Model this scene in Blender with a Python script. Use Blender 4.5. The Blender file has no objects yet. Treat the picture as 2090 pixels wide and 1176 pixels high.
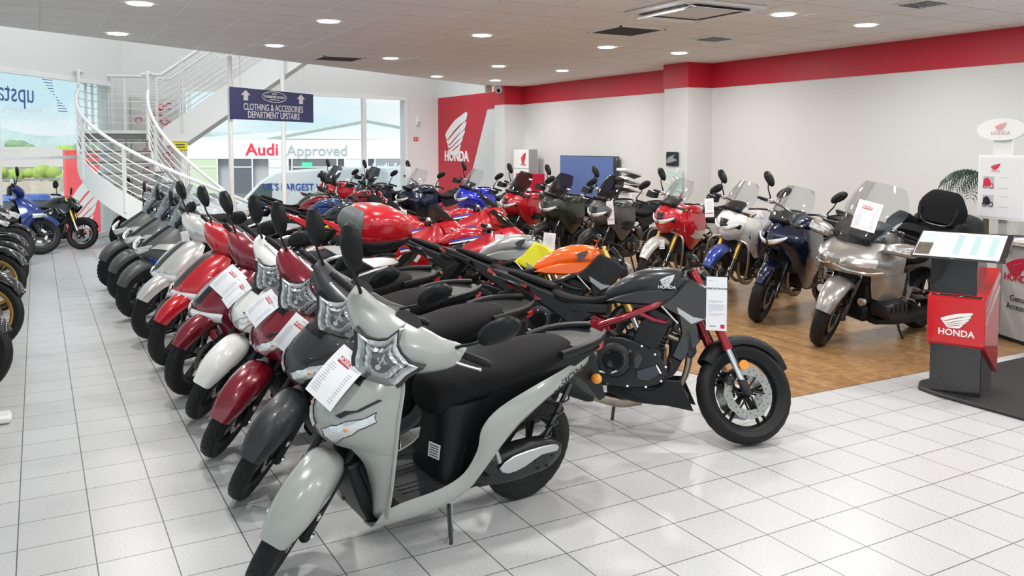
import bpy, math, random
from math import sin, cos, pi, radians as R_
from mathutils import Vector as V, Matrix as Mx, Euler
SC = bpy.context.scene
COL = SC.collection
RND = random.Random(7)

# ------------------------------------------------------------------ camera, sky, sun, exposure
cam = bpy.data.cameras.new('camera'); camo = bpy.data.objects.new('camera', cam); COL.objects.link(camo)
PIT, YAW, CH = 0.0594678, 0.509669, 1.787
_f = V((sin(YAW)*cos(PIT), cos(YAW)*cos(PIT), -sin(PIT))); _r = V((cos(YAW), -sin(YAW), 0)); _u = _r.cross(_f)
camo.matrix_world = Mx(((_r.x, _u.x, -_f.x, 0), (_r.y, _u.y, -_f.y, 0), (_r.z, _u.z, -_f.z, CH), (0, 0, 0, 1)))
cam.sensor_width = 36; cam.lens = 1733.4/2090*36; cam.shift_y = -(588-398.4)/2090; cam.clip_end = 600; cam.clip_start = .05
SC.camera = camo
SC.view_settings.view_transform = 'Standard'; SC.view_settings.look = 'None'; SC.view_settings.gamma = 1
SC.view_settings.use_curve_mapping = False
SC.view_settings.exposure = 0.22
w = bpy.data.worlds.new('sky'); SC.world = w; w.use_nodes = True
nt = w.node_tree; nt.nodes.clear()
def N(nt, t, **k):
    n = nt.nodes.new(t)
    for a, b in k.items():
        if a.startswith('i_'): n.inputs[int(a[2:])].default_value = b
        else: setattr(n, a, b)
    return n
_tc = N(nt, 'ShaderNodeTexCoord'); _mp = N(nt, 'ShaderNodeMapping'); _mp.inputs['Scale'].default_value = (1.2, 1.2, 5)
_nz = N(nt, 'ShaderNodeTexNoise'); _nz.inputs['Scale'].default_value = 2.2; _nz.inputs['Detail'].default_value = 6
_cr = N(nt, 'ShaderNodeValToRGB'); _cr.color_ramp.elements[0].position = .38; _cr.color_ramp.elements[0].color = (.60, .84, .93, 1)
_cr.color_ramp.elements[1].position = .62; _cr.color_ramp.elements[1].color = (1.0, 1.0, 1.0, 1)
_bg = N(nt, 'ShaderNodeBackground'); _bg.inputs[1].default_value = .92; _wo = N(nt, 'ShaderNodeOutputWorld')
L = nt.links.new
L(_tc.outputs['Generated'], _mp.inputs[0]); L(_mp.outputs[0], _nz.inputs['Vector']); L(_nz.outputs[0], _cr.inputs[0]); L(_cr.outputs[0], _bg.inputs[0]); L(_bg.outputs[0], _wo.inputs[0])
def area(name, loc, rot, sx, sy, power, col=(1, 1, 1)):
    l = bpy.data.lights.new(name, 'AREA'); l.shape = 'RECTANGLE'; l.size = sx; l.size_y = sy; l.energy = power; l.color = col
    o = bpy.data.objects.new(name, l); o.location = loc; o.rotation_euler = rot; COL.objects.link(o); return o

# ------------------------------------------------------------------ materials
MATS = {}
def mat(name, col, rough=.5, metal=0., coat=0., spec=.5, emit=None, es=1., alpha=None, nz=None, bump=None, trans=0.):
    m = bpy.data.materials.new(name); m.use_nodes = True; t = m.node_tree; b = t.nodes['Principled BSDF']
    b.inputs['Base Color'].default_value = (*col, 1); b.inputs['Roughness'].default_value = rough; b.inputs['Metallic'].default_value = metal
    b.inputs['Coat Weight'].default_value = coat; b.inputs['Coat Roughness'].default_value = .04; b.inputs['Specular IOR Level'].default_value = spec
    b.inputs['Transmission Weight'].default_value = trans
    if emit: b.inputs['Emission Color'].default_value = (*emit, 1); b.inputs['Emission Strength'].default_value = es
    if nz or bump:
        tc = N(t, 'ShaderNodeTexCoord'); n = N(t, 'ShaderNodeTexNoise'); n.inputs['Scale'].default_value = (nz or bump)[0]; n.inputs['Detail'].default_value = 5
        t.links.new(tc.outputs['Object'], n.inputs['Vector'])
        if nz:
            r = N(t, 'ShaderNodeMix', data_type='RGBA'); r.inputs[6].default_value = (*[c*(1-nz[1]) for c in col], 1); r.inputs[7].default_value = (*[min(1, c*(1+nz[1])) for c in col], 1)
            t.links.new(n.outputs[0], r.inputs[0]); t.links.new(r.outputs[2], b.inputs['Base Color'])
        if bump:
            q = N(t, 'ShaderNodeBump'); q.inputs['Strength'].default_value = bump[1]; q.inputs['Distance'].default_value = .01
            t.links.new(n.outputs[0], q.inputs['Height']); t.links.new(q.outputs[0], b.inputs['Normal'])
    MATS[name] = m; return m
def glassy(name, col=(1, 1, 1), clear=.9, rough=.03):
    m = bpy.data.materials.new(name); m.use_nodes = True; t = m.node_tree; t.nodes.clear()
    tr = N(t, 'ShaderNodeBsdfTransparent'); tr.inputs[0].default_value = (*col, 1); gl = N(t, 'ShaderNodeBsdfGlossy'); gl.inputs['Roughness'].default_value = rough
    lw = N(t, 'ShaderNodeLayerWeight'); lw.inputs[0].default_value = .35; mr = N(t, 'ShaderNodeMapRange'); mr.inputs[3].default_value = (1-clear)*.35; mr.inputs[4].default_value = (1-clear)*3+.02
    mx = N(t, 'ShaderNodeMixShader'); o = N(t, 'ShaderNodeOutputMaterial'); l = t.links.new
    l(lw.outputs['Fresnel'], mr.inputs[0]); l(mr.outputs[0], mx.inputs[0]); l(tr.outputs[0], mx.inputs[1]); l(gl.outputs[0], mx.inputs[2]); l(mx.outputs[0], o.inputs[0])
    MATS[name] = m; return m
def paint(name, col, metal=0., rough=.25, coat=.9): return mat(name, col, rough, metal, coat)
RUBBER = mat('tyre_rubber', (.010, .010, .011), .58, spec=.3, bump=(60, .15))
GROOVE = mat('tyre_groove', (.003, .003, .003), .9)
BLK = mat('black_plastic', (.010, .011, .012), .42, spec=.24)
BLKG = mat('gloss_black', (.008, .008, .010), .15, 0, .8)
SEATM = mat('seat_vinyl', (.009, .009, .010), .70, spec=.12, bump=(140, .2))
MATTE = mat('matte_black', (.016, .017, .019), .5, spec=.25)
DKMET = mat('dark_metal', (.045, .047, .05), .35, .7)
ENGM = mat('black_engine_metal', (.02, .021, .023), .36, .3)
CHR = mat('chrome', (.85, .86, .87), .12, 1)
ALU = mat('aluminium', (.56, .57, .58), .32, .9)
STEEL = mat('steel', (.42, .41, .39), .3, .95, nz=(40, .2))
EXH = mat('exhaust_steel', (.34, .30, .24), .34, .9, nz=(18, .35))
GOLD = mat('gold_anodised', (.62, .40, .10), .28, .8)
REDFORK = paint('red_anodised', (.36, .012, .02), .6, .25)
WHITEP = mat('white_plastic', (.82, .82, .81), .35)
CARD = mat('white_card', (.86, .87, .90), .6)
INK = mat('grey_ink', (.50, .52, .58), .8)
INKD = mat('dark_ink', (.03, .03, .035), .7)
HRED = mat('logo_red', (.62, .012, .045), .5)
AMBER = mat('amber_lens', (.85, .30, .02), .2, 0, .6)
REDL = mat('red_lens', (.45, .01, .01), .2, 0, .6)
LENS = glassy('clear_lens', (.97, .98, .99), .7, .04)
REFL = mat('headlight_reflector', (.90, .91, .92), .34, .75)
LITL = mat('lamp_glass_white', (.72, .74, .76), .15, .75, .9, bump=(45, .6))
SCREEN = glassy('clear_windscreen', (.93, .95, .96), .86, .04)
SMOKE = glassy('smoked_windscreen', (.30, .31, .33), .8, .05)
MIRG = mat('mirror_glass', (.75, .78, .8), .04, 1)

# ------------------------------------------------------------------ geometry helpers
def cr(p, k, closed=False):
    """Catmull-Rom resample of a list of tuples, k steps per span."""
    n = len(p)
    if k <= 1 or n < 3: return [tuple(q) for q in p]
    out = []
    for i in range(n if closed else n-1):
        a = p[(i-1) % n] if closed or i > 0 else tuple(2*x-y for x, y in zip(p[0], p[1]))
        b = p[i]; c = p[(i+1) % n]
        d = p[(i+2) % n] if closed or i+2 < n else tuple(2*x-y for x, y in zip(p[-1], p[-2]))
        for j in range(k):
            t = j/k; t2 = t*t; t3 = t2*t
            out.append(tuple(.5*(2*B+(C-A)*t+(2*A-5*B+4*C-D)*t2+(3*B-A-3*C+D)*t3) for A, B, C, D in zip(a, b, c, d)))
    if not closed: out.append(tuple(p[-1]))
    return out
class G:
    """collects shapes, then links them as one mesh object"""
    def __init__(s, M=None): s.v = []; s.f = []; s.mi = []; s.M = M or Mx(); s.m = 0
    def add(s, vs, fs):
        b = len(s.v); M = s.M
        s.v += [tuple(M @ V(p)) for p in vs]; s.f += [[b+i for i in f] for f in fs]; s.mi += [s.m]*len(fs); return s
    def box(s, c, sz, rot=None, bev=0):
        x, y, z = [a/2 for a in sz]; m = Euler(rot).to_matrix() if rot else None; c = V(c)
        if bev:
            b = min(bev, x*.9, y*.9, z*.9); vs = []; idx = {}
            for sx in (-1, 1):
                for sy in (-1, 1):
                    for szn in (-1, 1):
                        for a in range(3):
                            q = V((sx*(x if a == 0 else x-b), sy*(y if a == 1 else y-b), szn*(z if a == 2 else z-b)))
                            idx[(sx, sy, szn, a)] = len(vs); vs.append(c+(m @ q if m else q))
            fs = []
            I = lambda *k: idx[k]
            for q in (-1, 1):
                fs.append([I(q, -1, -1, 0), I(q, 1, -1, 0), I(q, 1, 1, 0), I(q, -1, 1, 0)][::q])
                fs.append([I(-1, q, -1, 1), I(-1, q, 1, 1), I(1, q, 1, 1), I(1, q, -1, 1)][::q])
                fs.append([I(-1, -1, q, 2), I(1, -1, q, 2), I(1, 1, q, 2), I(-1, 1, q, 2)][::q])
                for p in (-1, 1):
                    e = p*q
                    fs.append([I(q, p, -1, 0), I(q, p, -1, 1), I(q, p, 1, 1), I(q, p, 1, 0)][::e])
                    fs.append([I(q, -1, p, 2), I(q, -1, p, 0), I(q, 1, p, 0), I(q, 1, p, 2)][::e])
                    fs.append([I(-1, q, p, 1), I(-1, q, p, 2), I(1, q, p, 2), I(1, q, p, 1)][::e])
                    for o in (-1, 1): fs.append([I(q, p, o, 0), I(q, p, o, 1), I(q, p, o, 2)][::q*p*o])
            return s.add(vs, fs)
        vs = []
        for dx in (-x, x):
            for dy in (-y, y):
                for dz in (-z, z):
                    q = V((dx, dy, dz)); vs.append(c+(m @ q if m else q))
        return s.add(vs, [[0, 1, 3, 2], [4, 6, 7, 5], [0, 4, 5, 1], [2, 3, 7, 6], [0, 2, 6, 4], [1, 5, 7, 3]])
    def tube(s, pts, r, n=8, k=1, closed=False, caps=True, flat=1.):
        if k > 1:
            if isinstance(r, (list, tuple)): q = cr([(*p, rr) for p, rr in zip(pts, r)], k, closed); pts = [a[:3] for a in q]; r = [a[3] for a in q]
            else: pts = cr(pts, k, closed)
        pts = [V(p) for p in pts]; m = len(pts); rs = list(r) if isinstance(r, (list, tuple)) else [r]*m
        vs = []; up = None
        for i, p in enumerate(pts):
            d = (pts[(i+1) % m] if closed or i < m-1 else p) - (pts[i-1] if closed or i > 0 else p)
            if d.length < 1e-9: d = V((0, 0, 1))
            d.normalize()
            if up is None: up = d.orthogonal() if abs(d.z) > .99 else V((0, 0, 1))
            a = d.cross(up)
            if a.length < 1e-6: a = d.orthogonal()
            a.normalize(); b = a.cross(d); up = b
            vs += [p+(a*cos(2*pi*j/n)+b*sin(2*pi*j/n)*flat)*rs[i] for j in range(n)]
        fs = [[i*n+j, i*n+(j+1) % n, ((i+1) % m)*n+(j+1) % n, ((i+1) % m)*n+j] for i in range(m if closed else m-1) for j in range(n)]
        if caps and not closed: fs += [list(range(n))[::-1], [(m-1)*n+j for j in range(n)]]
        return s.add(vs, fs)
    def cyl(s, a, b, r, r2=None, n=16): return s.tube([a, b], [r, r if r2 is None else r2], n)
    def sec(s, secs, n=16, k=3, caps=True):
        """secs: (centre, half vector a, half vector b, exponent); rings joined"""
        fl = [(*c, *a, *b, e) for c, a, b, e in secs]
        fl = cr(fl, k); vs = []; m = len(fl)
        for q in fl:
            c = V(q[:3]); a = V(q[3:6]); b = V(q[6:9]); e = 2/max(.4, q[9])
            for j in range(n):
                t = 2*pi*(j+.5)/n; x = cos(t); y = sin(t)
                vs.append(c+a*(math.copysign(abs(x)**e, x))+b*(math.copysign(abs(y)**e, y)))
        fs = [[i*n+j, i*n+(j+1) % n, (i+1)*n+(j+1) % n, (i+1)*n+j] for i in range(m-1) for j in range(n)]
        if caps: fs += [list(range(n))[::-1], [(m-1)*n+j for j in range(n)]]
        return s.add(vs, fs)
    def loft(s, secs, n=16, k=3, y=0.):
        """along x: (x, z, half width, half height[, exponent[, lean of section]])"""
        o = []
        for q in secs:
            x, z, hw, hh = q[:4]; e = q[4] if len(q) > 4 else 2.6; t = q[5] if len(q) > 5 else 0
            o.append(((x, y, z), (0, hw, 0), (-sin(t)*hh, 0, cos(t)*hh), e))
        return s.sec(o, n, k)
    def plate(s, poly, y0, y1, k=1, bev=0., ax='y'):
        """outline in (x,z) extruded from y0 to y1, edges chamfered by bev"""
        P = cr(poly, k, True) if k > 1 else [tuple(p) for p in poly]; n = len(P)
        ar = sum(P[i][0]*P[(i+1) % n][1]-P[(i+1) % n][0]*P[i][1] for i in range(n))
        if ar < 0: P = P[::-1]
        def ins(d):
            o = []
            for i in range(n):
                a = V(P[i-1]); b = V(P[i]); c = V(P[(i+1) % n]); e1 = (b-a); e2 = (c-b)
                if e1.length < 1e-9 or e2.length < 1e-9: o.append(tuple(b)); continue
                e1.normalize(); e2.normalize(); nn = V((-(e1.y+e2.y), e1.x+e2.x))
                if nn.length < 1e-6: o.append(tuple(b)); continue
                nn.normalize(); h = max(.5, nn.dot(V((-e1.y, e1.x)))); o.append(tuple(b+nn*(d/h)))
            return o
        rings = [(ins(bev), y0), (P, y0+bev*(1 if y1 > y0 else -1)), (P, y1-bev*(1 if y1 > y0 else -1)), (ins(bev), y1)] if bev else [(P, y0), (P, y1)]
        f3 = {'y': lambda p, t: (p[0], t, p[1]), 'x': lambda p, t: (t, p[0], p[1]), 'z': lambda p, t: (p[0], p[1], t)}[ax]
        vs = [f3(p, t) for ring, t in rings for p in ring]; m = len(rings)
        fs = [[i*n+j, i*n+(j+1) % n, (i+1)*n+(j+1) % n, (i+1)*n+j] for i in range(m-1) for j in range(n)]
        fs += [list(range(n))[::-1], [(m-1)*n+j for j in range(n)]]
        if (ax == 'y') == (y1 > y0): fs = [f[::-1] for f in fs]
        return s.add(vs, fs)
    def patch(s, rows, ku=3, kv=3, th=.006, mirror=False):
        """smooth sheet through rows of points, given thickness"""
        g = [cr(r, ku) for r in rows]; g = list(zip(*[cr(list(c), kv) for c in zip(*g)])); nr, nc = len(g), len(g[0])
        P = [[V(p) for p in r] for r in g]
        def nrm(i, j):
            a = P[min(i+1, nr-1)][j]-P[max(i-1, 0)][j]; b = P[i][min(j+1, nc-1)]-P[i][max(j-1, 0)]; q = a.cross(b)
            return q.normalized() if q.length > 1e-9 else V((0, 0, 1))
        for sg in ((1, -1) if mirror else (1,)):
            vs = [V((p.x, p.y*sg, p.z)) for r in P for p in r]
            vs2 = []
            for i in range(nr):
                for j in range(nc):
                    p = P[i][j]-nrm(i, j)*th; vs2.append(V((p.x, p.y*sg, p.z)))
            o = nr*nc; fs = []
            for i in range(nr-1):
                for j in range(nc-1):
                    a = i*nc+j; fs.append([a, a+nc, a+nc+1, a+1]); fs.append([o+a, o+a+1, o+a+nc+1, o+a+nc])
            for j in range(nc-1): fs += [[j, j+1, o+j+1, o+j], [(nr-1)*nc+j+1, (nr-1)*nc+j, o+(nr-1)*nc+j, o+(nr-1)*nc+j+1]]
            for i in range(nr-1): fs += [[(i+1)*nc, i*nc, o+i*nc, o+(i+1)*nc], [i*nc+nc-1, (i+1)*nc+nc-1, o+(i+1)*nc+nc-1, o+i*nc+nc-1]]
            if sg < 0: fs = [f[::-1] for f in fs]
            s.add(vs+vs2, fs)
        return s
    def lathe(s, prof, n=32, c=(0, 0, 0), closed=False):
        """prof: (radius, y) about the y axis through c"""
        m = len(prof); vs = [(c[0]+r*cos(2*pi*j/n), c[1]+y, c[2]+r*sin(2*pi*j/n)) for r, y in prof for j in range(n)]
        fs = [[i*n+j, i*n+(j+1) % n, ((i+1) % m)*n+(j+1) % n, ((i+1) % m)*n+j] for i in range(m if closed else m-1) for j in range(n)]
        return s.add(vs, fs)
    def ball(s, c, r, sc=(1, 1, 1), n=12, m=8):
        vs = [(c[0]+r*sc[0]*sin(pi*i/m)*cos(2*pi*j/n), c[1]+r*sc[1]*sin(pi*i/m)*sin(2*pi*j/n), c[2]+r*sc[2]*cos(pi*i/m)) for i in range(m+1) for j in range(n)]
        return s.add(vs, [[i*n+j, (i+1)*n+j, (i+1)*n+(j+1) % n, i*n+(j+1) % n] for i in range(m) for j in range(n)])
    def text(s, body, M, size, depth=.001, bold=0., sx=1., mirror=False):
        c = bpy.data.curves.new('t', 'FONT'); c.body = body; c.size = 1; c.extrude = .5*depth/size; c.offset = bold; c.align_x = 'CENTER'; c.align_y = 'CENTER'; c.resolution_u = 3
        o = bpy.data.objects.new('t', c); COL.objects.link(o); dg = bpy.context.evaluated_depsgraph_get(); me = bpy.data.meshes.new_from_object(o.evaluated_get(dg))
        T = M @ Mx.Diagonal((size*sx*(-1 if mirror else 1), size, size, 1))
        s.add([T @ v.co for v in me.vertices], [list(p.vertices)[::(-1 if mirror else 1)] for p in me.polygons])
        bpy.data.objects.remove(o); bpy.data.curves.remove(c); bpy.data.meshes.remove(me); return s
    def build(s, name, mats, parent=None, smooth=38, loc=None):
        me = bpy.data.meshes.new(name); me.from_pydata(s.v, [], s.f)
        for m in (mats if isinstance(mats, (list, tuple)) else [mats]): me.materials.append(m)
        me.polygons.foreach_set('material_index', s.mi)
        if smooth:
            me.polygons.foreach_set('use_smooth', [True]*len(s.f)); me.set_sharp_from_angle(angle=R_(smooth))
        me.update(); o = bpy.data.objects.new(name, me); COL.objects.link(o); o.parent = parent
        if loc: o.location = loc
        return o
def tag(o, label, cat, group=None):
    o['label'] = label; o['category'] = cat
    if group: o['group'] = group
    return o
def empty(name, loc, label=None, cat=None, group=None, rot=(0, 0, 0)):
    o = bpy.data.objects.new(name, None); COL.objects.link(o); o.location = loc; o.rotation_euler = rot; o.empty_display_size = .2
    if label: tag(o, label, cat, group)
    return o
def struct(o): o['kind'] = 'structure'; return o
def dup(root, loc, rot, label, swap=None, group=None, skip=()):
    """a copy of a thing with copies of its parts and sub-parts; swap exchanges materials"""
    def cp(o, par):
        c = o.copy(); COL.objects.link(c); c.parent = par
        if swap and o.type == 'MESH':
            for sl in c.material_slots:
                if sl.material and sl.material.name in swap:
                    m = swap[sl.material.name]; sl.link = 'OBJECT'; sl.material = m
        for ch in o.children:
            if ch.name.split('.')[0] not in skip: cp(ch, c)
        return c
    c = cp(root, None); c.location = loc; c.rotation_euler = rot; c['label'] = label
    if group: c['group'] = group
    return c
def frame(o, x, y):
    """matrix whose x axis, y axis follow two vectors and origin o"""
    x = V(x).normalized(); z = x.cross(V(y)).normalized(); y = z.cross(x)
    return Mx(((x.x, y.x, z.x, o[0]), (x.y, y.y, z.y, o[1]), (x.z, y.z, z.z, o[2]), (0, 0, 0, 1)))
WING = [[(0, .45), (.16, .60), (.45, .80), (.75, .92), (1, 1), (.965, .80), (.70, .69), (.40, .52), (.10, .31), (.03, .36)],
        [(.05, .31), (.13, .285), (.45, .49), (.70, .64), (.955, .765), (.91, .585), (.65, .46), (.40, .31), (.17, .17), (.08, .22)],
        [(.10, .17), (.20, .145), (.42, .275), (.65, .425), (.90, .55), (.84, .39), (.60, .28), (.42, .18), (.20, .075), (.14, .10)],
        [(.15, .055), (.22, .045), (.42, .145), (.60, .245), (.82, .36), (.74, .22), (.55, .13), (.40, .06), (.24, -.02), (.17, 0)],
        [(.19, -.04), (.26, -.05), (.42, .03), (.60, .115), (.72, .18), (.66, .02), (.58, -.08), (.42, -.1), (.25, -.1)]]
def wing(g, M, w, h, depth=.002, flip=False):
    old = g.M; g.M = old @ M @ Mx.Diagonal((w*(-1 if flip else 1), h, 1, 1))
    for p in WING: g.plate([(a-.5, b-.45) for a, b in p], 0, depth, 2, ax='z')
    g.M = old
# ------------------------------------------------------------------ room lights (downlights are lit inside their own builder)
sun = bpy.data.lights.new('daylight', 'SUN'); sun.energy = 2.2; sun.angle = R_(25); sun.color = (1, .98, .95)
suno = bpy.data.objects.new('daylight', sun); suno.rotation_euler = (R_(50), 0, R_(-20)); COL.objects.link(suno)

# ------------------------------------------------------------------ the room
WALL = mat('wall_paint', (.70, .71, .70), .7, bump=(90, .03)); RED = mat('red_wall_paint', (.50, .012, .03), .5)
def grid_mat(name, c1, c2, mortar, bw, rh, ms, ox, oy, rough, rot=0, off=0., nscale=9, nfac=.06, nb=.25, flat=False):
    m = bpy.data.materials.new(name); m.use_nodes = True; t = m.node_tree; b = t.nodes['Principled BSDF']; l = t.links.new
    tc = N(t, 'ShaderNodeTexCoord'); mp = N(t, 'ShaderNodeMapping'); mp.inputs['Location'].default_value = (-ox, -oy, 0); mp.vector_type = 'POINT'
    br = N(t, 'ShaderNodeTexBrick'); br.offset = off; br.squash = 1
    for k, v in (('Color1', (*c1, 1)), ('Color2', (*c2, 1)), ('Mortar', (*mortar, 1)), ('Scale', 1), ('Mortar Size', ms), ('Mortar Smooth', .1), ('Brick Width', bw), ('Row Height', rh)): br.inputs[k].default_value = v
    l(tc.outputs['Object'], mp.inputs[0])
    if rot: mp2 = N(t, 'ShaderNodeMapping'); mp2.inputs['Rotation'].default_value = (0, 0, rot); l(mp.outputs[0], mp2.inputs[0]); src = mp2.outputs[0]
    else: src = mp.outputs[0]
    l(src, br.inputs['Vector'])
    nz = N(t, 'ShaderNodeTexNoise'); nz.inputs['Scale'].default_value = nscale; nz.inputs['Detail'].default_value = 8; l(tc.outputs['Object'], nz.inputs['Vector'])
    mr = N(t, 'ShaderNodeMapRange'); mr.inputs[1].default_value = .3; mr.inputs[2].default_value = .7; mr.inputs[3].default_value = 1-nfac; mr.inputs[4].default_value = 1+nfac
    l(nz.outputs[0], mr.inputs[0]); mu = N(t, 'ShaderNodeVectorMath', operation='SCALE'); l(br.outputs['Color'], mu.inputs[0]); l(mr.outputs[0], mu.inputs['Scale']); l(mu.outputs[0], b.inputs['Base Color'])
    b.inputs['Roughness'].default_value = rough
    bp = N(t, 'ShaderNodeBump'); bp.inputs['Strength'].default_value = nb; bp.inputs['Distance'].default_value = .002; bp.invert = True
    l(br.outputs['Fac'], bp.inputs['Height']); l(bp.outputs[0], b.inputs['Normal'])
    return m
FLOORM = grid_mat('grey_floor_tiles', (.54, .545, .55), (.51, .515, .52), (.09, .09, .10), .3, .3, .0028, 3.474, 3.043, .31, nscale=90, nfac=.10)
CEILM = grid_mat('ceiling_tiles', (.84, .84, .83), (.81, .81, .80), (.42, .41, .39), .6, .6, .006, .05, .09, .9, nscale=150, nfac=.05)
WOODM = grid_mat('oak_strip_floor', (.40, .235, .105), (.30, .165, .07), (.20, .11, .05), .9, .075, .0012, 0, 0, .25, rot=R_(90), off=.37, nscale=14, nfac=.22)
g = G(); g.plate([(-7, -4), (12, -4), (12, 22), (1.5, 19.6), (-7, 5.9)], -.25, 0, ax='z'); struct(g.build('floor', FLOORM))
g = G(); g.plate([(4.62, 4.19), (9.38, 4.12), (9.38, 16.2), (3.4, 16.2), (3.5, 8.5), (4.1, 6.3)], .0005, .006, 1, ax='z'); struct(g.build('floor_wood', WOODM))
g = G(); g.plate([(-7, -4), (9.4, -4), (9.4, 16.95), (8.97, 16.72), (-.305, 10.73), (-7, 6.4)], 3.06, 3.42, ax='z'); struct(g.build('ceiling', CEILM))
# white ceiling rails that catch the light, and the ones lying across them
g = G()
TRIMW = mat('white_trim', (.80, .80, .79), .5)
x = -3.6+.05
while x < 7: 
    y1 = min(16.2, 10.93+.646*x-.05)
    if y1 > 0: g.box((x, (y1-1)/2, 3.058), (.022, y1+1, .008))
    x += .6
struct(g.build('trim_1', TRIMW))
def wallbox(name, a, b, th, z0, z1, m, side=1):
    a = V(a); b = V(b); d = (b-a).normalized(); n = V((-d.y, d.x))*side*th
    g = G(); g.plate([a, b, b+n, a+n], z0, z1, ax='z'); return struct(g.build(name, m, smooth=0))
def redband(name, a, b, z0=2.675, z1=3.06, side=-1):
    return wallbox(name, a, b, .012, z0, z1, RED, side)
wallbox('wall_right', (9.32, -2), (9.32, 10.2), .5, 0, 3.42, WALL, -1)
redband('trim_2', (9.308, -2), (9.308, 10.2))
# first pillar, second bay, second pillar, third bay
g = G(); g.box((9.11, 10.485, 1.71), (.58, .57, 3.42)); struct(g.build('wall_pillar_near', WALL, smooth=0))
g = G(); g.box((9.10, 10.485, 2.868), (.584, .594, .384)); struct(g.build('trim_3', RED, smooth=0))
wallbox('wall_right_middle', (9.4, 10.7), (9.4, 16.5), .5, 0, 3.42, WALL, -1); redband('trim_4', (9.388, 10.78), (9.388, 16.3))
g = G(); g.box((9.16, 16.52, 3.1), (.48, .46, 6.2)); struct(g.build('wall_pillar_far', WALL, smooth=0))
g = G(); g.box((9.155, 16.52, 2.862), (.494, .484, .396)); struct(g.build('trim_5', RED, smooth=0))
wallbox('wall_right_far', (9.4, 16.7), (9.4, 21.5), .5, 0, 6.2, WALL, -1)
g = G(); g.plate([(20.84, 3.02), (16.77, 3.02), (16.77, 2.66), (18.02, 2.63), (19.03, .81), (19.45, .05), (20.84, .05)], 9.388, 9.4, ax='x'); o = struct(g.build('wall_panel_red', RED, smooth=0))
M = frame((9.385, 19.72, 2.06), (0, -1, 0), (0, 0, 1))
e = empty('wing_sign', (9.385, 19.72, 1.7), 'large white wing emblem with letters under it on the red wall panel', 'wall sign')
g = G(); wing(g, frame((0, .0, .36), (0, -1, 0), (0, 0, 1)), 1.26, .98, .012); g.build('wing_emblem', WHITEP, e, 0)
g = G(); g.text('HONDA', frame((-.004, .0, -.22), (0, -1, 0), (0, 0, 1)), .36, .012, .03, 1.05); g.build('lettering', WHITEP, e, 0)
# glazed fronts
GLAZE = glassy('window_glass', (.97, .985, .98), .97, .01)
KP = V((1.55, 18.93)); LD = V((.53, .848)).normalized(); BD = V((.97, .24)).normalized(); LN = V((-LD.y, LD.x)); BN = V((-BD.y, BD.x))
WN = [0]
def glazing(base, d, n, s0, s1, zs, z0, z1):
    """one pane with its frame, from s0 to s1 along the front"""
    WN[0] += 1; g = G(); fw = .055
    def bar(sa, sb, za, zb):
        a = base+d*sa; b = base+d*sb
        g.plate([a-n*.03, b-n*.03, b+n*.05, a+n*.05], za, zb, ax='z')
    bar(s0, s0+fw, z0, z1); bar(s1-fw, s1, z0, z1); bar(s0+fw, s1-fw, z0, z0+.08); bar(s0+fw, s1-fw, z1-.07, z1)
    for z in zs: bar(s0+fw, s1-fw, z-.025, z+.025)
    o = struct(g.build('window_%d' % WN[0], TRIMW, smooth=0))
    g = G(); a = base+d*(s0+fw); b = base+d*(s1-fw); g.plate([a, b, b+n*.012, a+n*.012], z0+.08, z1-.07, ax='z'); g.build('window_glass', GLAZE, o, 0)
    return o
w1 = glazing(KP, LD, LN, -3.95, -.42, [1.56], .02, 3.0)
glazing(KP, LD, LN, -7.4, -3.95, [1.56], .02, 3.0)
glazing(KP, LD, LN, -10.8, -7.4, [1.56], .02, 3.0)
glazing(KP, BD, BN, 1.22, 5.75, [], .02, 3.0)
glazing(KP, BD, BN, 5.75, 7.06, [], .02, 3.0)
wallbox('wall_left', KP-LD*11, KP, .3, 3.0, 6.2, WALL); wallbox('wall_corner_left', KP-LD*.42, KP, .3, 0, 3.0, WALL)
wallbox('wall_corner_back', KP, KP+BD*1.22, .3, 0, 3.0, WALL); wallbox('wall_back', KP, KP+BD*8.15, .3, 3.0, 6.2, WALL)
wallbox('wall_back_right', KP+BD*7.06, KP+BD*8.15, .3, 0, 3.0, WALL)
g = G(); g.plate([(-6, 7), (9.6, 17), (9.6, 21.5), (1.4, 19.4), (-6, 8)], 6.2, 6.4, ax='z'); struct(g.build('ceiling_upper', WALL, smooth=0))
# ghost lettering and stair mark stuck on the left pane
def on_left(s, z): p = KP+LD*s-LN*.004; return (p.x, p.y, z)
FILM = mat('window_film_blue', (.05, .10, .32), .6); FILMG = mat('window_film_grey', (.30, .34, .42), .6)
g = G(); g.text('upstairs', frame(on_left(-3.66, 2.62), LD.to_3d(), (0, 0, 1)), .46, .002, .0, 1.0, True)
for i in range(12):
    wdt = [.30, .26, .22, .17, .11, .05, .05, .11, .17, .23, .28, .29][i]
    z = 2.90-i*.0475; c = (-2.42-wdt/2 if i < 6 else -2.42+.02+wdt/2)+.012*i
    p = KP+LD*c-LN*.004; g.box((p.x, p.y, z), (wdt, .002, .012), (0, 0, math.atan2(LD.y, LD.x)))
o = g.build('window_lettering', FILM, w1, 0)
g = G(); g.text('Accessories & Clothing', frame(on_left(-3.25, 2.36), LD.to_3d(), (0, 0, 1)), .11, .002, 0, 1.0, True); g.build('window_lettering', mat('window_film_white', (.75, .80, .80), .6), w1, 0)
g = G(); M = frame((KP.x+BD.x*.62, KP.y+BD.y*.62-.03, 0), BD.to_3d(), (0, 0, 1))
e = empty('wall_graphic', (KP.x+BD.x*.62-BN.x*.012, KP.y+BD.y*.62-BN.y*.012, 0), 'tall pale poster with scribbled red and black marks behind the stairs', 'poster', rot=(0, 0, math.atan2(BD.y, BD.x)))
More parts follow.
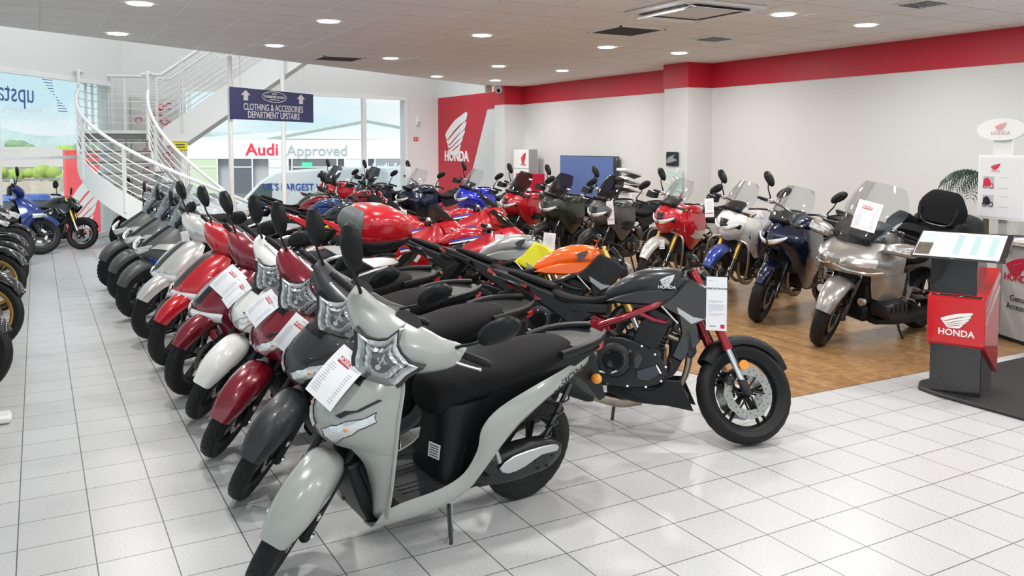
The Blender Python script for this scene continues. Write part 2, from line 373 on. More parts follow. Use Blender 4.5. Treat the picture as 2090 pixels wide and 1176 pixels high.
g = G(); g.box((0, -.006, 1.5), (.95, .01, 2.5)); g.build('sheet', mat('poster_pale', (.62, .61, .60), .6), e, 0)
g = G(); rr = random.Random(3)
for i in range(34):
    x0, z0 = rr.uniform(-.4, .4), rr.uniform(.4, 2.65)
    g.tube([(x0+.07*cos(a*.9)*rr.uniform(.6, 1.3), -.014, z0+.07*sin(a*.9)*rr.uniform(.6, 1.3)) for a in range(7)], .008, 4, 2)
g.build('red_marks', HRED, e)
# wall outlets at the back right pier
def on_back(s, z, off=0): p = KP+BD*s-BN*off; return (p.x, p.y, z)
ba = math.atan2(BD.y, BD.x)
for i, (z, nm, lb) in enumerate(((2.42, 'white upper alarm box on the back right pier', 0), )):
    pass
e = empty('alarm_box', on_back(7.4, 2.40), 'small white alarm box high on the pier left of the red panel', 'alarm box', rot=(0, 0, ba))
g = G(); g.box((0, -.03, 0), (.10, .05, .20), None, .008); g.build('housing', WHITEP, e); g = G(); g.cyl((0, -.055, -.04), (0, -.07, -.04), .03); g.cyl((0, -.055, .05), (0, -.062, .05), .012); g.build('sounder', mat('grey_plastic', (.4, .4, .42), .5), e)
e = empty('fire_notice', on_back(7.35, 1.93), 'little red and brown fire notice on the pier under the alarm box', 'notice', rot=(0, 0, ba))
g = G(); g.box((0, -.006, 0), (.16, .01, .10)); g.build('plate', HRED, e, 0); g = G(); g.box((-.03, -.013, .0), (.05, .004, .06)); g.box((.045, -.013, 0), (.05, .004, .07)); g.build('print', mat('tan_print', (.55, .40, .28), .6), e, 0)

# ------------------------------------------------------------------ downlights, vents, cassette
LITE = mat('lamp_disc', (1, 1, 1), .5, emit=(1, .98, .94), es=9.)
def downlight(x, y, lb):
    e = empty('downlight', (x, y, 3.06), lb, 'ceiling light', 'round recessed ceiling downlights')
    g = G(); g.lathe([(.125, 0), (.125, -.008), (.10, -.012), (.098, 0)], 28); g2 = G(Mx.Rotation(R_(90), 4, 'X')); g2.lathe([(.125, 0), (.125, .008), (.105, .012), (.10, .0)], 28); g2.build('rim', TRIMW, e)
    g2 = G(); g2.plate([(.102*cos(2*pi*i/28), .102*sin(2*pi*i/28)) for i in range(28)], -.009, -.002, ax='z'); g2.build('diffuser', LITE, e, 0)
    l = bpy.data.lights.new('downlight_lamp', 'AREA'); l.shape = 'DISK'; l.size = .2; l.energy = 24; l.color = (1, .98, .95)
    lo = bpy.data.objects.new('downlight_lamp', l); lo.location = (0, 0, -.02); lo.parent = e; COL.objects.link(lo)
DL = [(.85, 8.41, 'downlight above the aisle in the top left corner, nearest of its line'), (.85, 10.8, 'downlight over the aisle close to the ceiling edge by the stairs'),
      (2.67, 8.66, 'downlight in the second line from the left, nearer one of the two'), (2.71, 11.1, 'downlight in the second line from the left, near the ceiling edge above the blue sign'),
      (4.6, 11.9, 'downlight beside the dark square opening in the third line from the left'), (4.57, 8.9, 'downlight in the third line from the left, nearer one in front of the cut-out panel'),
      (6.59, 12.24, 'small far downlight in the fourth line, second from the ceiling edge'), (6.57, 14.64, 'small far downlight nearest the ceiling edge above the red emblem wall'),
      (7.98, 14.96, 'small far downlight right beside the security camera'), (7.94, 12.43, 'downlight above the middle wall bay with the blue screen'),
      (6.54, 9.17, 'downlight left of the near red pillar, beside the large dark opening'), (7.84, 9.26, 'downlight just in front of the near red pillar'),
      (6.41, 6.03, 'large downlight right of the air conditioning cassette'), (7.75, 6.14, 'large downlight next to the red band on the right')]
for x, y, lb in DL: downlight(x, y, lb)
for i, (x, y) in enumerate([(.85, 6), (.85, 3.6), (2.7, 6.2), (2.7, 3.8), (4.6, 6.1), (4.6, 3.4), (6.4, 3.2), (7.8, 3.2), (.85, 1), (2.7, 1), (4.6, 1), (6.4, .5)]):
    l = bpy.data.lights.new('showroom_lamp', 'AREA'); l.shape = 'DISK'; l.size = .2; l.energy = 24; l.color = (1, .98, .95)
    lo = bpy.data.objects.new('showroom_lamp', l); lo.location = (x, y, 3.04); COL.objects.link(lo)
for x, y in ((.5, 14), (2.5, 15.5), (5, 17), (7.5, 18.5)):
    l = bpy.data.lights.new('atrium_fill', 'AREA'); l.shape = 'DISK'; l.size = .5; l.energy = 48; lo = bpy.data.objects.new('atrium_fill', l); lo.location = (x, y, 6.15); COL.objects.link(lo)  # unseen fill lights without fixtures, added to brighten the stair void
def hole(x0, x1, y0, y1, lb):
    e = empty('ceiling_opening', ((x0+x1)/2, (y0+y1)/2, 3.06), lb, 'ceiling opening'); a, b = (x1-x0)/2, (y1-y0)/2
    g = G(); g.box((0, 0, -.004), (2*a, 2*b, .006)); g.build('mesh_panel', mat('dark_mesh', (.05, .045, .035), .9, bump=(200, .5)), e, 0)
    g = G()
    for s in (-1, 1): g.box((s*a, 0, -.006), (.02, 2*b+.02, .012)); g.box((0, s*b, -.006), (2*a+.02, .02, .012))
    g.build('edge_frame', TRIMW, e, 0)
hole(5.5, 6.1, 7.45, 8.07, 'large dark square ceiling opening beside the air conditioning cassette'); hole(3.63, 4.24, 12.0, 12.6, 'small dark ceiling opening near the edge above the stairs')
e = empty('air_conditioning_cassette', (5.42, 6.2, 3.06), 'square white ceiling air conditioning cassette with open louvre flap', 'air conditioner')
g = G(); g.box((0, 0, -.018), (.95, .95, .034), None, .012); g.build('panel', TRIMW, e); g = G(); g.box((0, 0, -.04), (.5, .5, .012), None, .004); g.build('intake_grille', mat('off_white', (.7, .7, .69), .6), e)
for k in range(4):
    a = k*pi/2; g = G(Mx.Rotation(a, 4, 'Z')); g.box((.36, 0, -.042), (.075, .64, .008)); o = g.build('air_slot', DKMET, e, 0)
    g = G(Mx.Rotation(a, 4, 'Z')); g.box((.37, 0, -.05-.012*(k == 2)), (.085, .68, .006), (0, .3+.25*(k == 2), 0)); g.build('louvre_flap', WHITEP, e, 0)
def vent(x, y, lb):
    e = empty('ceiling_vent', (x, y, 3.06), lb, 'ceiling vent'); g = G(); g.box((0, 0, -.006), (.36, .36, .012), None, .004); g.build('frame', TRIMW, e)
    g = G()
    for i in range(6): g.box((0, -.13+.052*i, -.016), (.30, .034, .004), (.5, 0, 0))
    g.build('slats', mat('vent_grey', (.35, .35, .35), .5), e, 0)
vent(7.12, 7.78, 'small square slatted vent between two downlights near the pillar'); vent(7.0, 4.95, 'slatted ceiling vent at the top edge of the view above the wall')
def disc_vent(x, y, lb, r=.12):
    e = empty('ceiling_sensor', (x, y, 3.06), lb, 'ceiling sensor'); g = G(Mx.Rotation(R_(90), 4, 'X')); g.lathe([(r, 0), (r, .012), (r*.8, .022), (r*.75, .012), (0.001, .015)], 24); g.build('cover', TRIMW, e)
disc_vent(5.95, 7.12, 'round white air valve beside the dark square opening', .13); disc_vent(5.9, 14.2, 'round speaker disc near the far ceiling edge'); disc_vent(7.3, 13.6, 'small round sensor between the two far downlights', .09)
disc_vent(2.1, 10.05, 'tiny sprinkler rose between the downlights over the stairs side', .05)
e = empty('security_camera', (8.76, 16.27, 3.0), 'white security camera at the top of the far red pillar', 'camera')
g = G(); g.ball((0, 0, -.02), .085); g.cyl((0, 0, .06), (0, 0, 0), .06); g.build('dome', WHITEP, e); g = G(); g.cyl((-.03, -.06, -.04), (-.055, -.10, -.055), .04); g.build('lens', BLKG, e); g = G(); g.box((-.22, .05, -.02), (.12, .12, .14), None, .01); g.build('junction_box', mat('tan_box', (.45, .38, .3), .5), e)
# ------------------------------------------------------------------ curved staircase
STW = mat('stair_white', (.80, .80, .79), .35); TREAD = mat('stair_tread', (.20, .195, .185), .6, nz=(60, .5), bump=(120, .4)); 
stair = empty('staircase', (3.03, 16.83, 0), 'white curved metal staircase with rod railings by the windows', 'staircase')
CX, RO, RI = V((0, 0)), 2.40, 1.23; T0, T1 = 2.90, 4.80; ZT = 2.05; KZ = 1.078
def sp_(t, rad, z=0.): return (rad*cos(t), rad*sin(t), z)
def zs_(t): return max(.0, ZT-.12-KZ*(t-T0))     # level of the walking line
nT = 10
for i in range(nT):
    ta = T0+(T1-T0)*(i/nT); tb = T0+(T1-T0)*((i+1.15)/nT); z = ZT-.185*(i+1)
    g = G(); q = [sp_(ta+(tb-ta)*k/3, RI+.01)[:2] for k in range(4)]+[sp_(tb-(tb-ta)*k/3, RO-.01)[:2] for k in range(4)]
    g.plate(q, z-.035, z, 1, ax='z'); tr = g.build('tread', TREAD, stair, 0)
    g = G(); a = sp_(tb, RI+.01); b = sp_(tb, RO-.01); g.plate([(a[0], a[1]), (b[0], b[1]), (b[0]*1.0-.012*sin(tb)*-1, b[1]-.012*cos(tb)), (a[0]+.012*sin(tb), a[1]-.012*cos(tb))], z-.05, z+.002, ax='z'); g.build('nosing', STW, tr, 0)
def curved(rad, name, zlo, zhi, th=.014, n=36):
    g = G(); vs = []
    for i in range(n+1):
        t = T0-.03+(T1-T0+.03)*i/n; zz = ZT-.10-KZ*(t-T0)
        for rr, z in ((rad-th, zz+zlo), (rad+th, zz+zlo), (rad+th, zz+zhi), (rad-th, zz+zhi)): vs.append(sp_(t, rr, max(z, .003)))
    fs = [[4*i+j, 4*i+(j+1) % 4, 4*i+4+(j+1) % 4, 4*i+4+j] for i in range(n) for j in range(4)]+[[0, 1, 2, 3], [4*n+3, 4*n+2, 4*n+1, 4*n]]
    g.add(vs, fs); return g.build(name, STW, stair)
curved(RO, 'outer_stringer', -.32, .10); curved(RI, 'inner_stringer', -.30, .10)
for rad, nm in ((RO, 'outer'), (RI, 'inner')):
    hr = [sp_(T0+(T1-T0)*i/30, rad, 2.79-KZ*(T1-T0)*i/30) for i in range(31)]
    p0 = V(sp_(T0, rad)); top = V((p0.x, p0.y, 3.13)); back = V((sin(T0), -cos(T0), 0))
    g = G(); g.tube([top+back*(1.15 if rad == RO else .75)+V((0, 0, .0)), top+back*.03, top, top-V((0, 0, .05)), V((p0.x, p0.y, 2.86))]+hr, .030, 10, 1); g.build('handrail', STW, stair)
    for k in range(7):
        z = 2.62-.125*k
        g = G(); g.tube([sp_(T0+(T1-T0)*i/30, rad, z-KZ*(T1-T0)*i/30) for i in range(31)], .0095, 6); g.build('rail', STW, stair)
    for i in range(5 if rad == RO else 4):
        t = T0+(.02, .50, .98, 1.42, 1.86)[i] if rad == RO else T0+(.02, .6, 1.2, 1.85)[i]; zz = 2.79-KZ*(t-T0); c = sp_(t, rad+.02)
        g = G()
        for o in (-.014, .014): g.box((c[0]+o*sin(t)*-1, c[1]+o*cos(t), zz-.53+(.0)), (.012, .05, 1.05), (0, 0, t+pi/2))
        g.build('baluster', STW, stair, 0)
# landing
b_ = V((sin(T0), -cos(T0))).to_3d(); Ao = V(sp_(T0, RO)); Ai = V(sp_(T0, RI)); Bo = Ao+b_*1.15; Bi = Ai+b_*1.15
g = G(); g.plate([Ao.xy, Ai.xy, Bi.xy, Bo.xy], ZT-.16, ZT, ax='z'); g.build('landing', TREAD, stair, 0)
g = G(); g.box(((Ao.x+Ai.x)/2, (Ao.y+Ai.y)/2, ZT-.03), (.03, 1.17, .06), (0, 0, T0+pi/2)); g.build('landing_edge', STW, stair, 0)
for k in range(6): g = G(); z = ZT+.16+.14*k; g.tube([Ao+V((0, 0, z)), Bo+V((0, 0, z)), Bi+V((0, 0, z))], .0095, 6); g.build('rail', STW, stair)
g = G(); g.tube([Bo+V((0, 0, 3.13)), Bi+V((0, 0, 3.13))], .030, 10); g.build('handrail', STW, stair)
for p in (Bo, Bi, (Bo+Bi)/2, Ao*.5+Bo*.5): g = G(); g.box((p.x, p.y, 2.35), (.05, .02, 1.5)); g.build('baluster', STW, stair, 0)
# straight upper flight
S0 = V((2.1-3.03, 17.35-16.83, 0)); fd = V((.965, -.26, 0)).normalized(); fn = V((-fd.y, fd.x, 0)); SL = .72; LF_ = 4.2
for o in (0, 1.12):
    a = S0+fn*o; g = G(); q = [(0, ZT-.28), (.35, ZT-.28), (LF_, ZT-.28+SL*(LF_-.35)), (LF_, ZT+.12+SL*(LF_-.1)), (0.1, ZT+.12), (0, ZT+.05)]
    old = g.M; g.M = Mx(((fd.x, fn.x, 0, a.x), (fd.y, fn.y, 0, a.y), (0, 0, 1, 0), (0, 0, 0, 1))); g.plate(q, -.015, .015); g.build('upper_stringer', STW, stair, 0)
    for k in range(8):
        g = G(); g.M = Mx(((fd.x, fn.x, 0, a.x), (fd.y, fn.y, 0, a.y), (0, 0, 1, 0), (0, 0, 0, 1))); z = ZT+.25+.115*k; r_ = .030 if k == 7 else .0095; g.tube([(-.35, 0, z), (0, 0, z), (LF_, 0, z+SL*LF_)], r_, 8); g.build('handrail' if k == 7 else 'rail', STW, stair)
    for t in (.35, 1.25, 2.2, 3.3):
        g = G(); g.M = Mx(((fd.x, fn.x, 0, a.x), (fd.y, fn.y, 0, a.y), (0, 0, 1, 0), (0, 0, 0, 1)))
        for d in (-.022, .022): g.box((t+d, -.02 if o == 0 else .02, ZT+.45+SL*t), (.014, .05, 1.45))
        g.build('baluster', STW, stair, 0)
for i in range(13):
    t = .22+i*.265; z = ZT+.02+SL*t; g = G(); g.M = Mx(((fd.x, fn.x, 0, S0.x), (fd.y, fn.y, 0, S0.y), (0, 0, 1, 0), (0, 0, 0, 1))); g.box((t+.13, .56, z), (.27, 1.08, .035)); tr = g.build('tread', TREAD, stair, 0)
    g = G(); g.M = Mx(((fd.x, fn.x, 0, S0.x), (fd.y, fn.y, 0, S0.y), (0, 0, 1, 0), (0, 0, 0, 1))); g.box((t, .56, z-.01), (.02, 1.08, .06)); g.build('nosing', STW, tr, 0)
g = G(); P_ = S0+fd*.35-fn*.0; g.cyl((P_.x, P_.y, 0), (P_.x, P_.y, ZT-.2), .05); g.cyl((S0.x+fd.x*2.2, S0.y+fd.y*2.2-.06, 0), (S0.x+fd.x*2.2, S0.y+fd.y*2.2-.06, 5.0), .045); g.build('support_post', STW, stair)
e = empty('hazard_sign', (2.36, 17.02, 1.76), 'small yellow and black warning sign fixed beneath the upper stair flight', 'warning sign', rot=(0, 0, -.35))
g = G(); g.box((0, 0, 0), (.26, .01, .18)); g.build('plate', mat('warning_yellow', (.80, .68, .02), .5), e, 0)
g = G()
for s in (-1, 1):
    for k in range(7): g.box((-.11+.037*k, -.007, s*.078), (.02, .003, .014), (0, .5, 0))
for k in (-.02, .025): g.box((0, -.007, k), (.17, .003, .018))
g.build('print', INKD, e, 0)
# ------------------------------------------------------------------ hanging blue sign
sd = V((.809, .588, 0)); sn = V((-.588, .809, 0)); sc_ = V((3.158, 13.028, 2.372))
e = empty('hanging_sign', sc_, 'dark blue hanging sign with white arrows and large white lettering', 'sign', rot=(0, 0, math.atan2(sd.y, sd.x)))
g = G(); g.box((0, 0, 0), (1.86, .012, .455), (0, .006, 0)); g.build('board', mat('sign_blue', (.008, .015, .11), .4, nz=(3, .5)), e, 0)
SM = Mx(((1, 0, 0, 0), (0, 0, -1, -.008), (0, 1, 0, 0), (0, 0, 0, 1)))
g = G(SM); g.text('CLOTHING & ACCESSORIES', Mx.Translation((0, -.040, 0)), .138, .003, .009, .78); g.text('DEPARTMENT UPSTAIRS', Mx.Translation((0, -.152, 0)), .138, .003, .009, .78); SGW = mat('sign_silver', (.62, .62, .64), .5); g.build('lettering', SGW, e, 0)
for x in (-.62, .62): g = G(SM); g.plate([(x-.10+.10-.045, .055), (x+.045, .055), (x+.045, .13), (x+.10, .13), (x, .205), (x-.10, .13), (x-.045, .13)], 0, .003, ax='z'); g.build('arrow', SGW, e, 0)
g = G(SM); g.tube([(.27*cos(t*pi/18)-.0, .132+.078*sin(t*pi/18), .001) for t in range(36)], .005, 6, 1, True); g.text('THUNDER ROAD', Mx.Translation((0, .13, 0)) , .052, .003, .012, 1.15); g.box((0, .178, 0), (.10, .012, .003)); g.box((0, .09, 0), (.22, .008, .002)); g.build('oval_emblem', WHITEP, e, 0)
for x in (-.72, .72): g = G(); g.cyl((x, 0, .22), (x, 0, .69), .003, n=5); g.build('hanging_wire', STEEL, e)
e = empty('steel_post', (2.43, 12.6, 0), 'slim grey steel post under the left end of the hanging blue sign', 'post')
g = G(); g.cyl((0, 0, 0), (0, 0, 3.05), .035); g.build('shaft', STW, e); g = G(); g.cyl((0, 0, 0), (0, 0, .012), .09); g.build('foot_plate', STW, e)

# ------------------------------------------------------------------ outside
ASPH = mat('asphalt', (.55, .56, .57), .9, nz=(2, .1)); PALE = mat('pale_cladding', (.78, .80, .81), .6)
g = G(); g.box((0, 60, -1.55), (220, 150, .2)); o = struct(g.build('ground_outside', ASPH))
def hills():
    g = G(); rr = random.Random(4); pts = []
    for i in range(60):
        a = -75+i*3.6; x = -120+i*5.0; pts.append((x, 260+20*sin(i*.4), 3+4.5*sin(i*.21+1.2)+1.2*sin(i*.7)+(9*math.exp(-((x+25)/22)**2))))
    vs = []
    for p in pts: vs += [(p[0], p[1], -2), (p[0], p[1]+10, p[2]), (p[0], p[1]+60, -2)]
    g.add(vs, [[3*i+j, 3*i+3+j, 3*i+4+j, 3*i+1+j] for i in range(59) for j in (0, 1)]); return struct(g.build('hills', mat('hill_hazy_green', (.42, .52, .50), .95, nz=(.2, .3))))  # distance haze is mixed into the hills' pale green
hills()
def tree(x, y, h, r, lb, m):
    e = empty('tree', (x, y, -1.45), lb, 'tree', 'trees beyond the car park'); g = G(); g.tube([(0, 0, 0), (0, 0, h*.5)], [.18, .1], 6); g.build('trunk', mat('bark', (.2, .15, .1), .9), e)
    g = G(); rr = random.Random(int(x*10)); 
    for k in range(14): a = rr.uniform(0, 6.3); q = rr.uniform(.1, .9)*r; g.ball((q*cos(a), q*sin(a), h*.62+rr.uniform(-.25, .38)*h), r*rr.uniform(.25, .5), (1, 1, .8), 8, 6)
    g.build('crown', m, e, 60)
LEAF = mat('leaf_light', (.38, .52, .10), .8, nz=(4, .4), bump=(8, 1)); LEAF2 = mat('leaf_dull', (.25, .38, .22), .85, nz=(4, .4), bump=(8, 1))
for i, (x, y, h, r, m, lb) in enumerate([(1.9, 62, 2.9, 1.3, LEAF, 'bright green tree behind the red totem'), (-6, 80, 3.2, 1.6, LEAF2, 'dull green tree over the roofs, left of the totem'), (-1.5, 90, 3.3, 1.8, LEAF2, 'dull green tree in the row beyond the roofs'), (-10, 75, 3, 1.6, LEAF2, 'leftmost dull tree beyond the roofs'), (4.6, 95, 3.4, 2, LEAF2, 'broad dull tree right of the totem far away')]): tree(x, y, h, r, lb, m)
for i, (x, y, w_, lb) in enumerate([(-6, 48, 7, 'low pale roofed house behind the fence, leftmost'), (-.8, 57, 6, 'pale roofed house behind the fence near the middle of the left window'), (6.2, 70, 6, 'pale house partly behind the red totem')]):
    e = empty('house', (x, y, -1.45), lb, 'house', 'houses behind the fence'); g = G(); g.box((0, 0, 1.0), (w_, 6, 2.0)); g.build('walls', mat('house_wall', (.75, .68, .60), .8), e, 0)
    g = G(); g.plate([(-w_/2-.3, 2.0), (w_/2+.3, 2.0), (w_/2-1.2, 3.1), (-w_/2+1.2, 3.1)], -3.2, 3.2); g.build('roof', mat('house_roof', (.60, .56, .54), .8), e, 0)
e = empty('fence', (-1.5, 27.5, -1.45), 'pale timber board fence outside the left window', 'fence')
g = G(); g.box((0, 0, 1.15), (9, .05, 2.1)); g.build('boards', mat('fence_boards', (.62, .56, .46), .8, nz=(6, .25)), e, 0)
for k in range(5): g = G(); g.box((-4.2+k*2.1, -.06, 1.15), (.1, .1, 2.35)); g.build('fence_post', mat('fence_post_m', (.45, .42, .36), .8), e, 0)
g = G(); g.box((0, 0, 2.25), (9, .1, .06)); g.build('cap_rail', mat('fence_cap', (.3, .3, .28), .8), e, 0)
e = empty('hedge_bush', (-3.4, 28.6, -1.45), 'strip of light green hedge over the timber fence', 'hedge'); e['kind'] = 'stuff'
g = G(); rr = random.Random(2)
for k in range(30): g.ball((rr.uniform(-1.0, 4), rr.uniform(-.3, .3), 2.35+rr.uniform(-.1, .12)), rr.uniform(.15, .28), (1, 1, .8), 7, 5)
g.build('foliage', LEAF, e, 60)
e = empty('wing_totem', (.98, 23.0, -1.45), 'tall red totem with huge white wing emblem outside the left window', 'totem sign', rot=(0, 0, .25))
g = G(); g.box((0, 0, 1.55), (.85, .22, 3.1)); g.build('body', mat('totem_red', (.85, .05, .07), .5, emit=(1, .15, .15), es=.12), e, 0)
g = G(Mx(((1, 0, 0, 0), (0, 0, -1, -.115), (0, 1, 0, 1.9), (0, 0, 0, 1)))); wing(g, Mx(), .70, 1.3, .01); g.build('wing_emblem', WHITEP, e, 0)
g = G(Mx(((1, 0, 0, -.03), (0, 0, -1, -.115), (0, 1, 0, .80), (0, 0, 0, 1)))); g.text('HONDA', Mx(), .24, .01, .03, .9); g.build('lettering', WHITEP, e, 0)
for i, (x, y, c, lb) in enumerate([(-.35, 24.6, (.02, .10, .42), 'dark wheelie bin with a blue lid by the fence'), (.95, 25.6, (.35, .38, .42), 'grey lidded bin beside the blue lidded one')]):
    e = empty('wheelie_bin', (x, y, -1.45), lb, 'bin', 'bins outside'); g = G(); g.sec([((0, 0, .08), (.45, 0, 0), (0, .30, 0), 6), ((0, 0, 1.85), (.62, 0, 0), (0, .42, 0), 6)], 16, 1); g.build('body', mat('bin_dark', (.10, .12, .15), .5), e)
    g = G(); g.sec([((0, 0, 1.85), (.65, 0, 0), (0, .44, 0), 6), ((0, -.02, 1.98), (.6, 0, 0), (0, .38, 0), 5)], 16, 1); g.build('lid', mat('bin_lid', c, .4), e)
# neighbour's showroom
ax_ = V((.875, -.485, 0)).normalized(); ay_ = V((-ax_.y, ax_.x, 0)); ab = V((6.93, 47.78, 0))
AM = Mx(((ax_.x, ay_.x, 0, ab.x), (ax_.y, ay_.y, 0, ab.y), (0, 0, 1, 0), (0, 0, 0, 1)))
e = bpy.data.objects.new('car_showroom', None); COL.objects.link(e); e.matrix_world = AM; tag(e, 'pale neighbouring showroom with red and grey lettering on its white fascia', 'building')
g = G(); g.box((6.3, 6, .1), (13.6, 11, 3.1)); g.build('walls', mat('grey_brick', (.52, .54, .57), .8, nz=(20, .3)), e, 0)
g = G(); g.box((6.4, .25, 1.55), (14.6, .7, 1.02)); g.build('fascia', PALE, e, 0)
g = G(); g.plate([(-1.2, 2.05), (6.5, 2.62), (14, 2.1)], .8, 11); g.build('roof', mat('roof_pale', (.70, .74, .75), .6), e, 0)
g = G(); g.plate([(4.4, 2.1), (9.5, 3.05), (13.7, 2.2), (13.7, 2.05)], .5, .7); g.build('gable', mat('gable_clad', (.66, .70, .70), .6, nz=(3, .1)), e, 0)
g = G(); g.tube([(4.2, .4, 2.12), (9.5, .4, 3.1), (14.0, .4, 2.25)], .07, 4); g.build('gable_trim', mat('trim_green_grey', (.50, .56, .55), .6), e, 0)
ROADM = Mx(((1, 0, 0, 0), (0, 0, -1, -.12), (0, 1, 0, 0), (0, 0, 0, 1)))
g = G(ROADM); g.text('Audi', Mx.Translation((4.05, 1.50, 0)), .88, .05, .012, 1.05); g.build('red_lettering', mat('audi_red', (.80, .02, .06), .5), e, 0)
g = G(ROADM); g.text('Approved', Mx.Translation((6.95, 1.45, 0)), .80, .05, .005, 1.0); g.build('grey_lettering', mat('letter_grey', (.42, .44, .46), .5), e, 0)
for x, w_, m_ in ((.9, 1.5, (.55, .62, .45)), (2.9, 1.2, (.12, .13, .15)), (4.9, 1.0, (.75, .76, .77)), (6.8, 2.4, (.16, .17, .18)), (9.0, 1.2, (.72, .73, .74)), (11.6, 3.2, (.30, .33, .34))):
    g = G(); g.box((x, -.03, .15), (w_, .06, 1.9)); wd = g.build('window', mat('shop_pane', m_, .2), e, 0); g = G(); g.box((x, -.08, .6), (w_+.1, .05, .06)); g.box((x-w_/2, -.08, .15), (.06, .05, 1.9)); g.box((x+w_/2, -.08, .15), (.06, .05, 1.9)); g.build('window_frame', WHITEP, wd, 0)
g = G(ROADM); g.text('Audi Approved', Mx.Translation((11.4, .62, .0)), .52, .02, .01, 1.0); g.build('window_lettering', WHITEP, e, 0)
g = G(); g.box((6.4, -.08, .72), (.55, .05, .25)); g.build('exit_light', mat('exit_green', (.05, .55, .30), .5, emit=(.05, .6, .3), es=.5), e, 0)
# white van with blue lettering
vx = V((.80, -.60, 0)).normalized(); vy = V((-vx.y, vx.x, 0)); VMt = Mx(((vx.x, vy.x, 0, 4.55), (vx.y, vy.y, 0, 27.6), (0, 0, 1, -1.45), (0, 0, 0, 1)))
e = bpy.data.objects.new('van', None); COL.objects.link(e); e.matrix_world = VMt; tag(e, 'white panel van with blue lettering parked outside the back window', 'van')
g = G(); g.plate([(0, .35), (0, 1.05), (.25, 1.25), (1.0, 1.38), (1.75, 2.12), (2.3, 2.42), (4.2, 2.55), (5.7, 2.52), (5.8, 2.40), (5.8, .35)], 0, 2.0, 1, .07); g.build('body', mat('van_white', (.85, .86, .87), .25, coat=.5), e)
g = G(); g.plate([(1.25, 1.45), (1.80, 2.02), (2.15, 2.06), (2.15, 1.45)], -.012, .005); g.build('side_window', mat('van_glass', (.08, .14, .14), .1), e, 0)
for x in (1.0, 4.7):
    g = G(Mx.Translation((x, .12, .36))); g.lathe([(.0, -.1), (.22, -.1), (.34, -.08), (.36, 0), (.34, .1)], 24); g.build('wheel', RUBBER, e)
g = G(ROADM @ Mx.Translation((0, 0, -.10))); g.text("UK'S LARGEST Used Bike Specialist", Mx.Translation((3.75, 1.93, 0)), .30, .01, .01, .86); g.build('lettering', mat('van_blue', (.01, .08, .45), .5), e, 0)
g = G(ROADM @ Mx.Translation((0, 0, -.10))); g.plate([(4.15+.85*cos(t*.3), 1.25+.36*sin(t*.3)) for t in range(21)], 0, .01, ax='z'); lg = g.build('side_emblem', MATS['van_blue'], e, 0)
g = G(ROADM @ Mx.Translation((0, 0, -.09)))
for k in range(4): g.box((3.95+k*.08, 1.42-.11*k, .002), (.6, .05, .006))
g.plate([(4.55, 1.15), (4.75, 1.15), (4.78, 1.45), (4.6, 1.5)], 0, .012, ax='z'); g.build('yellow_marks', mat('van_yellow', (.85, .6, .03), .5), lg, 0)

# ------------------------------------------------------------------ things along the right wall
e = empty('display_tower', (9.12, 15.72, 0), 'white three tier display tower with a red wing emblem beside the far pillar', 'display stand')
g = G(); g.box((0, 0, .84), (.22, .66, 1.68), None, .006); g.build('body', WHITEP, e)
g = G()
for z in (.42, .86, 1.28): g.box((-.112, 0, z), (.004, .66, .006))
g.build('panel_joint', DKMET, e, 0); g = G(); g.box((-.02, -.34, .84), (.2, .02, 1.7)); g.build('edge_strip', mat('mid_grey', (.35, .36, .38), .4), e, 0)
g = G(); wing(g, frame((-.113, -.10, 1.50), (0, -1, 0), (0, 0, 1)), .20, .22, .003); g.text('HONDA', frame((-.114, -.10, 1.36), (0, -1, 0), (0, 0, 1)), .06, .002, .0); g.build('emblem', HRED, e, 0)
e = empty('display_board', (9.32, 13.65, 0), 'large blue picture board with a night city edge leaning at the middle wall bay', 'picture board')
g = G(); g.box((0, 0, .98), (.05, 1.95, 1.18), None, .004); g.build('frame', BLKG, e); g = G()
for s in (-.7, .7): g.box((-.02, s, .2), (.05, .06, .42)); g.box((-.05, s, .015), (.3, .06, .03))
g.build('board_leg', DKMET, e, 0); g = G(); g.box((-.027, .05, .985), (.004, 1.82, 1.14)); g.build('picture', mat('board_blue', (.10, .17, .42), .45), e, 0)
g = G(); rr = random.Random(9)
for k in range(9): h_ = rr.uniform(.2, .5)*(1-k*.08); g.box((-.031, .95-k*.11, .42+h_/2), (.004, .08, h_))
g.build('skyline', mat('board_dark', (.02, .04, .09), .5), e, 0)
g = G()
for k in range(9):
    for q in range(5): g.box((-.034, .95-k*.11, .50+q*.07), (.002, .06, .018))
g.build('lit_windows', mat('board_light', (.45, .60, .85), .5), e, 0)
e = empty('wall_plaque', (8.80, 10.53, 1.56), 'black square plaque with silver wing on the near pillar', 'plaque')
g = G(); g.box((0, 0, 0), (.012, .29, .22)); g.build('plate', BLKG, e, 0)
g = G(); g.plate([(.10, .02), (.0, .05), (-.08, .08), (-.02, .02), (-.13, -.02), (.12, -.07), (.13, -.04)], -.010, -.006, 2, ax='x'); g.build('silver_mark', ALU, e); g = G()
for a in (-.13, .13):
    for b in (-.095, .095): g.cyl((-.006, a, b), (-.014, a, b), .007, n=8)
g.build('fixing_studs', CHR, e)
e = empty('pillar_poster', (8.80, 10.46, 1.10), 'pale green abstract poster under the black plaque on the near pillar', 'poster')
g = G(); g.box((0, 0, 0), (.008, .36, .56)); g.build('sheet', mat('mint', (.55, .72, .66), .6), e, 0); g = G(); rr = random.Random(8)
for k in range(14): y0, z0 = rr.uniform(-.14, .14), rr.uniform(-.24, .24); g.tube([(-.006, y0, z0), (-.006, y0+rr.uniform(-.05, .05), z0+.06), (-.006, y0+rr.uniform(-.08, .08), z0+.09)], .008, 4, 2)
